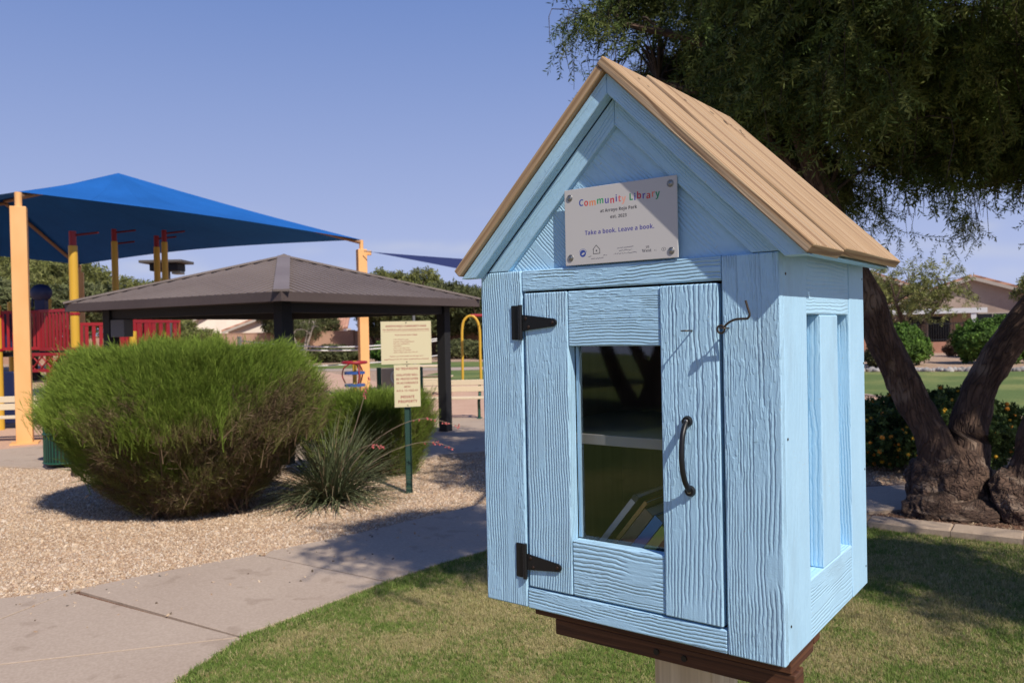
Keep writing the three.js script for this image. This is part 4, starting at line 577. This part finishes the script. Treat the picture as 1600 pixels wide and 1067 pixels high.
{ // spinner: yellow post, two blue discs, red top wheel and bowed rail
  const t = thing('spinner', 'red blue and yellow spinner post beside the right canopy post', 'spinner', [-3.72, 0, -19]);
  part(t, 'post', cyl(.05, .05, -.1, 1.12, 0, 0), yellowPaint); for (const y of [.55, .84]) { const g = new THREE.CylinderGeometry(.24, .24, .06, 28); g.translate(0, y, 0); part(t, 'disc', g, bluePlastic); }
  const w = new THREE.TorusGeometry(.27, .035, 10, 30); w.rotateX(Math.PI / 2); w.translate(0, 1.08, 0); const wh = part(t, 'top_wheel', w, redPaint); for (let i = 0; i < 3; i++) { const a = i * 2.1; part(wh, 'spoke', bar([-Math.cos(a) * .26, 1.09, -Math.sin(a) * .26], [Math.cos(a) * .26, 1.09, Math.sin(a) * .26], .022), redPaint); }
  for (const a of [0, 2.1, 4.2]) { const c = Math.cos(a + 3.1), s = Math.sin(a + 3.1); part(t, 'rail', tube([[c * .12, 1.05, s * .12], [c * .25, .95, s * .25], [c * .29, .78, s * .29], [c * .22, .6, s * .22]], .016, 14, 6), redPaint); }
}
{
  const t = thing('swing_arch', 'yellow arched swing frame seen beyond the right bench', 'swing frame', [-1.4, 0, -27.7]);
  part(t, 'arch', tube([[-.32, -.1, 0], [-.31, 1, 0], [-.30, 1.85, 0], [-.24, 2.12, 0], [-.08, 2.28, 0], [.08, 2.28, 0], [.22, 2.12, 0], [.29, 1.85, 0], [.30, 1, 0], [.31, -.1, 0]], .046, 50, 10), yellowPaint); part(t, 'top_beam', bar([0, 2.3, 0], [3.1, 2.3, -1.6], .055), redPaint);
  part(t, 'arch', (() => { const g = tube([[-.3, -.1, 0], [-.3, 1.85, 0], [-.08, 2.28, 0], [.08, 2.28, 0], [.3, 1.85, 0], [.3, -.1, 0]], .055, 40, 10); g.translate(3.1, 0, -1.6); return g; })(), yellowPaint);
}
function benchOf(name, label, pos, turn, len, group) { // plank bench with tan slats on curved green legs
  const t = thing(name, label, 'bench', pos, turn, group);
  for (const [y, z, ry] of [[.455, -.02, 0], [.455, .16, 0]]) part(t, 'seat_slat', bx(-len / 2, len / 2, y - .035, y, z - .075, z + .075, .008, 'x'), tanPlastic);
  for (const y of [.60, .73]) part(t, 'back_slat', bx(-len / 2, len / 2, y - .055, y + .055, -.165, -.13, .008, 'x'), tanPlastic);
  for (const s of [-1, 1]) { const x = s * (len / 2 - .18), l = part(t, 'leg', tube([[x, .78, -.19], [x, .5, -.17], [x, .40, -.06], [x, .37, .06], [x, .2, .03], [x, 0, .02]], .03, 24, 8), greenIron); part(l, 'foot', bx(x - .05, x + .05, 0, .03, -.15, .2, .008), greenIron); }
  return t;
}
benchOf('park_bench', 'tan slatted bench with green legs right of the notice boards', [-1.6, .0, -16.15], -.05, 2.2, 'tan park benches'); 
{ const b = scene.children[scene.children.length - 1]; copyOf(b, 'tan slatted bench at the left edge before the play structure', [-9.0, 0, -14.0], .12, 1, 'tan park benches'); }
{ // picnic table beyond
  const t = thing('picnic_table', 'tan picnic table on green frame standing on the far grass', 'picnic table', [-2.55, 0, -23.1], -.05);
  for (let i = 0; i < 4; i++) part(t, 'top_plank', bx(-.75, .75, .78, .82, -.36 + i * .185, -.36 + i * .185 + .17, .006, 'x'), tanPlastic); for (const s of [-1, 1]) { part(t, 'bench_plank', bx(-.75, .75, .44, .48, s * .72 - .12, s * .72 + .12, .006, 'x'), tanPlastic); part(t, 'leg', merged([bar([s * .5, 0, -.3], [s * .5, .78, -.1], .03), bar([s * .5, 0, .3], [s * .5, .78, .1], .03), bar([s * .5, .42, -.72], [s * .5, .42, .72], .025)]), greenIron); }
}
{ // activity panel behind the notice boards
  const t = thing('activity_board', 'beige activity panel with round holes between green posts', 'play panel', [-2.38, 0, -15.4], .05);
  for (const x of [-.17, .62]) part(t, 'post', cyl(.045, .045, -.1, 1.1, x, 0), greenIron);
  const s = new THREE.Shape([[-.12, .5], [.57, .5], [.57, 1.08], [-.12, 1.08]].map(p => new THREE.Vector2(...p))); for (const [x, y, r] of [[.06, .72, .13], [.36, .86, .14]]) { const h = new THREE.Path(); h.absarc(x, y, r, 0, 7); s.holes.push(h); } const g = new THREE.ExtrudeGeometry(s, { depth: .03, bevelEnabled: false, curveSegments: 24 }); g.translate(0, 0, -.015); part(t, 'panel', g, std(lin(.55, .46, .38), .7)); const q = new THREE.TorusGeometry(.14, .014, 8, 30); q.translate(.2, .92, .04); part(t, 'ring', q, whitePaint);
}
{ // white ropes
  const t = thing('rope_barrier', 'sagging white ropes strung behind the yellow canopy post', 'rope barrier', [-6.5, 0, -24]);
  for (const x of [-1.6, 4.6]) part(t, 'post', cyl(.06, .06, -.1, 1.75, x, 0), whitePaint);
  part(t, 'rope', tube([[-1.6, 1.62, 0], [0, 1.44, 0], [1.6, 1.37, 0], [3.2, 1.44, 0], [4.6, 1.6, 0]], .022, 40, 6), whitePaint); part(t, 'rope', tube([[-1.6, 1.5, 0], [0, 1.33, 0], [1.6, 1.27, 0], [3.2, 1.36, 0], [4.6, 1.55, 0]], .022, 40, 6), whitePaint); part(t, 'rope', tube([[-1.6, .95, 0], [0, .83, 0], [1.6, .85, 0], [3.2, .95, 0], [4.6, 1.1, 0]], .018, 40, 6), whitePaint);
}
{ // litter bin behind the bush, short wooden stake
  const t = thing('litter_bin', 'dark green mesh litter bin with flat lid behind big bush', 'litter bin', [-6.15, .03, -11.1]);
  const body = []; for (let i = 0; i < 40; i++) { const a = i / 40 * 6.283; body.push(bx(-.009, .009, .06, .86, -.003, .003).rotateY(a).translate(Math.sin(a) * .29, 0, Math.cos(a) * .29)); } part(t, 'slats', merged(body), greenIron).userData.kind = 'stuff'; part(t, 'liner', cyl(.26, .26, .03, .84, 0, 0, 28), std(lin(.012, .02, .018), .6)); for (const y of [.06, .45, .86]) { const g = new THREE.TorusGeometry(.292, .014, 8, 36); g.rotateX(Math.PI / 2); g.translate(0, y, 0); part(t, 'hoop', g, greenIron); } const lid = new THREE.CylinderGeometry(.02, .36, .08, 32); lid.translate(0, 1.0, 0); part(t, 'lid', lid, std(lin(.16, .15, .15), .6)); for (const a of [0, 2.1, 4.2]) part(t, 'lid_strut', bar([Math.cos(a) * .27, .86, Math.sin(a) * .27], [Math.cos(a) * .27, .98, Math.sin(a) * .27], .01), greenIron);
  const s = thing('wooden_stake', 'short brown wooden stake in gravel beside the litter bin', 'stake', [-5.62, 0, -10.35]); part(s, 'stake', limb([V(0, -.05, 0), V(.004, .12, 0), V(0, .3, .004)], [.075, .07, .068], 12, 4, .08, 2), bark); part(s, 'top', new THREE.CircleGeometry(.066, 12).rotateX(-Math.PI / 2).translate(0, .299, .004), std(lin(.2, .13, .08), 1));
}
{ // area light and slim lamp pole
  const t = thing('area_light', 'tall grey pole light with flat square head behind pavilion', 'pole light', [-12.75, 0, -30]); part(t, 'pole', bx(-.09, .09, -.1, 4.45, -.09, .09, .01), std(lin(.10, .10, .11), .6)); part(t, 'arm', bx(-.5, .55, 4.22, 4.5, -.35, .35, .03), darkSteel); part(t, 'head', bx(-.78, .78, 4.5, 4.6, -.6, .6, .02), std(lin(.09, .08, .07), .7)); part(t, 'lens', bx(.25, .58, 4.1, 4.215, -.2, .2, .02), std(lin(.3, .28, .2), .5));
  const s = thing('lamp_pole', 'slim grey lamp pole standing behind the notice boards', 'lamp pole', [-4.6, 0, -38]); part(s, 'pole', cyl(.09, .06, -.1, 3.1, 0, 0, 12), std(lin(.14, .14, .14), .6)); part(s, 'lamp_head', bx(-.25, .25, 3.1, 3.2, -.15, .15, .03), darkSteel);
}
console.log('play');

// ------------------------------------------------------------------ background: walls, houses, trees, shrubs
const stucco = (r, g, b, s) => new THREE.MeshStandardMaterial({ map: tex(256, 256, 3, 3, (x, y) => { const n = fb(x * 6, y * 6, 6, 6, s, 4); return [r, g, b].map(v => v + n * 8 + vn(x * 100, y * 100, 100, 100, s + 3) * 5); }, true), roughness: .95 });
const tile = new THREE.MeshStandardMaterial({ map: tex(256, 256, 2.4, 2.4, (x, y) => { const n = fb(x * 8, y * 8, 8, 8, 141, 3), s = PERM[(Math.floor(x * 8) * 7 + Math.floor(y * 6) * 13) & 255] / 255; return mix3([172, 124, 100], [196, 150, 126], s).map(v => v + n * 8); }, true), bumpMap: tex(256, 256, 2.4, 2.4, (x, y) => .5 + .5 * Math.sin(x * 16 * Math.PI) * .8 + .2 * ((y * 6) % 1) - .1), bumpScale: .05, roughness: .9 });
const darkGlass = std(lin(.015, .016, .018), .15), trim = std(lin(.42, .36, .30), .8);
function wallThing(label, a, b, h, mat) { const L = Math.hypot(b[0] - a[0], b[1] - a[1]), t = thing('block_wall', label, 'wall', [a[0], 0, a[1]], -Math.atan2(b[1] - a[1], b[0] - a[0])); part(t, 'wall', bx(0, L, -.1, h, -.1, .1, 0, 'x'), mat); part(t, 'coping', bx(-.02, L + .02, h, h + .06, -.13, .13, 0, 'x'), mat); for (let x = 0; x < L; x += 6) part(t, 'pier', bx(x - .22, x + .22, -.1, h + .12, -.22, .22), mat); return t; }
const tanWall = stucco(176, 140, 118, 151), pinkWall = stucco(150, 108, 90, 155);
wallThing('long tan block wall at the back of the park', [-60, -64], [2, -60], 1.95, tanWall);
wallThing('tan block wall beyond the swing frame', [2.1, -60], [15, -57], 1.95, tanWall);
function house(label, pos, turn, w, d, eave, ridge, mat, roofMat, opts = {}) {
  const t = thing('house', label, 'house', pos, turn), ov = .45;
  part(t, 'wall', prism([[-w / 2, 0], [w / 2, 0], [w / 2, eave], [0, ridge], [-w / 2, eave]], -d / 2, d / 2), mat);
  const sl = (ridge - eave) / (w / 2), L = Math.hypot(w / 2 + ov, sl * (w / 2 + ov));
  for (const s of [-1, 1]) { let g = new THREE.BoxGeometry(L, .16, d + ov * 2); g.translate(L / 2, .08, 0); if (s < 0) { g.rotateY(Math.PI); } g.rotateZ(-s * Math.atan(sl)); g.translate(0, ridge + .02, 0); part(t, 'roof', uvm(g, 'x'), roofMat); }
  for (const s of [-1, 1]) { const g = new THREE.BoxGeometry(L, .2, .06); g.translate(s * L / 2, -.06, 0); g.rotateZ(-s * Math.atan(sl)); g.translate(0, ridge, d / 2 + ov + .035); part(t, 'barge_board', g, trim); }
  for (const [x, y, ww, hh, panes] of opts.windows || []) { const q = part(t, 'window', bx(x - ww / 2 - .07, x + ww / 2 + .07, y - .07, y + hh + .07, d / 2 - .05, d / 2 + .05), trim); for (let i = 0; i < panes; i++) part(q, 'pane', bx(x - ww / 2 + i * ww / panes + .03, x - ww / 2 + (i + 1) * ww / panes - .03, y, y + hh, d / 2 + .052, d / 2 + .07), darkGlass); }
  return t;
}
const stuccoA = stucco(164, 144, 130, 161), stuccoB = stucco(168, 150, 137, 165), stuccoC = stucco(226, 212, 196, 169);
house('beige gabled house with dark windows beyond the right lawn', [31.6, 0, -55.5], -.5, 10.5, 9, 2.75, 4.55, stuccoA, tile, { windows: [[1.6, .75, 3.0, 1.45, 3], [-1.9, .1, 1.3, 2.0, 1], [-3.4, .1, 1.1, 2.0, 1]] });
house('taller two-storey beige house behind the patio cover', [29.3, 0, -68], -.42, 9, 10, 4.2, 6.0, stuccoB, tile, { windows: [[2.2, 3.1, 1, .9, 1]] });
house('pale house with pink tile roof seen under the pavilion', [-26.5, 0, -78], .5, 12, 10, 2.6, 5.8, stuccoC, tile, { windows: [[0, 1.0, 2, 1.1, 2]] });
house('small pink roofed house right of the pale house', [-21.5, 0, -75], .15, 7, 12, 2.3, 3.6, stuccoC, tile, { windows: [[-.8, 1.3, .8, .35, 1], [.8, 1.3, .8, .35, 1]] });
{ // long tiled roof slope facing the park between them
  const t = thing('house', 'broad pink tile roof slope above the tan wall', 'house', [-24.2, 0, -84], .1); part(t, 'wall', bx(-7, 7, 0, 2.4, -4, 4), stuccoC); const g = new THREE.BoxGeometry(15, .16, 8.2); g.translate(0, 0, -4.1); g.rotateX(.42); g.translate(0, 2.4, 4.6); part(t, 'roof', uvm(g, 'z'), tile);
}
house('brown stucco house glimpsed through the swing arch', [-.5, 0, -70], -.1, 11, 9, 3.2, 5.0, stucco(172, 132, 108, 173), tile, { windows: [[-.9, 1.9, 1.6, .9, 2], [2.6, 1.6, 1.5, 1, 2]] });
{ // white patio cover on the gabled house
  const t = thing('patio_cover', 'white flat patio cover on posts before the gabled house', 'patio cover', [26.5, 0, -50.8], -.5); part(t, 'roof_slab', bx(-2.6, 2.6, 2.32, 2.5, -2, 2), std(lin(.62, .56, .48), .8)); part(t, 'front_beam', bx(-2.8, 2.9, 2.25, 2.55, 2.0, 2.2), whitePaint); for (const x of [-2.3, 2.2]) part(t, 'post', bx(x - .14, x + .14, 0, 2.25, 1.9, 2.15), whitePaint);
}
{ // low wall and iron fence before the houses on the right
  const t = thing('iron_fence', 'black iron picket fence on a low brown wall before house', 'fence', [20.3, 0, -45.5], .06); part(t, 'low_wall', bx(0, 22, 0, .62, -.1, .1, 0, 'x'), pinkWall); const pk = []; for (let i = 0; i < 150; i++) pk.push(bx(.1 + i * .145, .12 + i * .145, .62, 1.75, -.01, .01)); part(t, 'pickets', merged(pk), blackIron).userData.kind = 'stuff'; for (const y of [.75, 1.65]) part(t, 'rail', bx(0, 22, y - .02, y + .02, -.015, .015, 0, 'x'), blackIron); for (const x of [0, 7, 14, 21.8]) part(t, 'post', bx(x - .05, x + .05, .62, 1.85, -.05, .05), blackIron); part(t, 'pier', bx(-1.1, -.1, 0, 1.9, -.25, .25), pinkWall);
}
stuff((() => { const r = rng(61); return scatter('river_rocks', 'row of grey river rocks edging the far lawn', new THREE.IcosahedronGeometry(1, 1), std(0xffffff, .9), 500, o => { const k = r(), x = 10 + k * 20; o.position.set(x, .05, -29.1 - .35 * r() + (x - 12.7) * .32 * (x > 12.7 ? 1 : -1.2)); const s = .05 + .08 * r(); o.scale.set(s * 1.3, s * .8, s); o.rotation.set(r(), r() * 6, r()); return true; }, () => { const k = .14 + .24 * r(); return lin(k, k * .93, k * .85); }); })());

// distant trees: trunk, limbs and a crown of leaf tufts; a few prototypes, then clones
const tuftLeaf = sprig(14, .75, .16, .25, 71, .1, .02);
function treeThing(label, pos, H, R, n, cols, seed, size, group, opts = {}) {
  const t = thing(opts.name || 'tree', label, 'tree', pos, 0, group), r = rng(seed), tk = [], nodes = [], th = H * (opts.clear ?? .3);
  const stems = opts.stems ?? 3; for (let s = 0; s < stems; s++) { const a = s / stems * 6.28 + r(), b = [V(Math.cos(a) * .08 * H * .3, -.1, Math.sin(a) * .08 * H * .3), V(Math.cos(a) * R * .14, th, Math.sin(a) * R * .14), V(Math.cos(a) * R * .4, H * .55, Math.sin(a) * R * .4), V(Math.cos(a) * R * .62, H * .8, Math.sin(a) * R * .62)]; tk.push(limb(b, [.035 * H, .026 * H, .016 * H, .005 * H], 8, 4, .15, s)); const c = new THREE.CatmullRomCurve3(b); for (let i = 3; i <= 8; i++) nodes.push(c.getPoint(i / 8)); }
  part(t, 'trunk', merged(tk), opts.bark || bark);
  const lobes = []; for (let i = 0; i < (opts.lobes ?? 9); i++) { const a = r() * 6.28, k = Math.sqrt(r()) * .68; lobes.push([Math.cos(a) * R * k, H * (.5 + .34 * r()), Math.sin(a) * R * k, R * (.28 + .24 * r()), H * (.10 + .10 * r())]); }
  const br = [], l = [], per = n / lobes.length;
  for (const [x, y, z, rr, ry] of lobes) { const c = V(x, y, z); let best = nodes[0]; for (const q of nodes) if (q.distanceTo(c) < best.distanceTo(c)) best = q; br.push(limb([best, best.clone().lerp(c, .5).add(V(0, .05 * H, 0)), c], [.012 * H, .007 * H, .003 * H], 6, 3));
    for (let i = 0; i < per; i++) { let u; do u = V(r() * 2 - 1, r() * 2 - 1, r() * 2 - 1); while (u.length() > 1); u.multiplyScalar(Math.pow(u.length() + .01, -.45)); const p = V(x + u.x * rr, y + u.y * ry, z + u.z * rr); l.push({ p, d: u.clone().add(V((r() - .5) * 1.2, (r() - .3) * .9, (r() - .5) * 1.2)).normalize(), s: size * (.6 + .8 * r()), c: cols[r() * cols.length | 0].clone().multiplyScalar(.7 + .6 * r()), roll: r() * 6 }); if (i % 26 === 0) br.push(limb([c, c.clone().lerp(p, .5).add(V(0, .02, 0)), p], [.004 * H, .003 * H, .001 * H], 4, 2)); } }
  part(t, 'branches', merged(br), opts.bark || bark).userData.kind = 'stuff'; if (n) strew(t, 'crown', opts.leaf || tuftLeaf, whiteLeaf, l); return t;
}
const G = 'trees along the back of the park', gPalo = [lin(.20, .21, .06), lin(.25, .25, .085), lin(.15, .16, .05)], gMid = [lin(.13, .145, .055), lin(.17, .18, .075), lin(.10, .11, .045)], paleBark = std(lin(.33, .27, .22), 1);
const tA = treeThing('broad olive tree behind the left play structure', [-27.5, 0, -46], 7.2, 6.2, 7000, gPalo, 201, .42, G);
const tB = treeThing('airy pale green tree between canopy posts and pole light', [-20.5, 0, -45], 5.4, 2.6, 2600, gPalo, 202, .3, G);
const tC = treeThing('dense dark tree under the pavilion eave, left of near post', [-17.2, 0, -62], 4.4, 3.2, 4000, gMid, 203, .34, G, { clear: .12 });
copyOf(tC, 'dense tree directly behind the tall right canopy post', [-9.2, 0, -58], 1.3, [1.15, 1.12, 1.1], G);
copyOf(tB, 'tall airy tree rising over the pavilion right slope', [-7.2, 0, -57], 2.1, [1.35, 1.22, 1.3], G);
copyOf(tC, 'dense tree behind the upper notice board', [-5.2, 0, -57], 4.0, [1.1, 1.1, 1.1], G);
copyOf(tC, 'dark tree beside the pavilion right post', [-1.9, 0, -56], 2.6, [1.0, 1.05, 1.0], G);
copyOf(tB, 'thin tree above the swing arch', [-1.0, 0, -62], .4, [1.2, 1.05, 1.2], G);
copyOf(tA, 'wide olive tree at the far left edge', [-42, 0, -50], 2.0, [1.0, 1.1, 1.0], G);
copyOf(tB, 'small tree behind the play structure railings', [-17.2, 0, -40], 3.3, [.9, .55, .9], G);
copyOf(tC, 'tree behind the left bench and play posts', [-21, 0, -36], 5.0, [1.2, .9, 1.2], G);
copyOf(tC, 'leafy tree hidden mostly behind the blue box', [5, 0, -58], 1.0, [1.3, 1.2, 1.3], G);
copyOf(tC, 'added unseen tree left of the camera, mirrored in the box pane', [-15, 0, 5.5], .7, [1.5, 1.6, 1.5], G); copyOf(tC, 'second added unseen tree farther left, mirrored in the box pane', [-22, 0, 9.5], 2.7, [1.7, 1.7, 1.7], G);  // both trees are out of view, added to darken the pane reflection
copyOf(tA, 'broad tree far behind the blue box', [13, 0, -62], 3.0, [1.1, .9, 1.1], G);
treeThing('bare pale branched tree before the tan wall', [-13.0, 0, -50], 3.4, 1.5, 260, gOlive, 209, .18, G, { name: 'bare_tree', bark: paleBark, stems: 3, lobes: 12, clear: .22 });
treeThing('spreading olive tree before the right hand houses', [18.0, 0, -36.5], 4.4, 2.9, 720, gPalo, 211, .24, G, { clear: .34, stems: 3, lobes: 9 });
treeThing('bright green tree at the right edge behind trunks', [25.0, 0, -36], 4.6, 2.2, 2400, gPalo, 213, .28, G, { clear: .35 });
treeThing('dark leafless tree rising before the house gable', [20.2, 0, -42], 5.0, 2.4, 120, gMid, 217, .2, G, { name: 'bare_tree', stems: 2, lobes: 12, clear: .4 });
const S = 'shrubs in the far gravel beds';
leafShrub('shrub', 'rounded bright green shrub left before the iron fence', 'shrub', [15.9, 0, -33.2], .95, .72, .8, 2600, gBright, .2, false, S);
leafShrub('shrub', 'small olive shrub below the bright green shrub', 'shrub', [14.7, 0, -31.8], .6, .42, .6, 1500, gOlive, .15, false, S);
leafShrub('shrub', 'large bright shrub behind the right leaning trunk', 'shrub', [19.9, 0, -33.2], 1.4, .80, 1.1, 3600, gBright, .2, false, S);
leafShrub('shrub', 'dry brown tumbled shrub before the low fence wall', 'shrub', [22.6, 0, -40.5], .62, .4, .6, 1500, gDry, .16, false, S);
leafShrub('shrub', 'dark green shrub beside the canopy post on far gravel', 'shrub', [-6.8, 0, -48.5], 1.3, .6, 1.0, 1800, gBright, .22, false, S);
leafShrub('shrub', 'dark hedge shrub below the tan wall right of sign', 'shrub', [-3.3, 0, -53], 1.5, .5, 1.1, 1600, gMid, .22, false, S);
leafShrub('shrub', 'low dark shrub behind the right pavilion post', 'shrub', [-.8, 0, -51], 1.3, .45, 1.0, 1500, gMid, .22, false, S);
leafShrub('shrub', 'dark shrub under the bare pale tree', 'shrub', [-11.2, 0, -51], 1.4, .42, 1.0, 1500, gMid, .22, false, S);
leafShrub('shrub', 'dark shrub before the pink roofed houses', 'shrub', [-15.6, 0, -54], 1.7, .6, 1.1, 1700, gMid, .22, false, S);
console.log('done');
renderer.render(scene, camera);
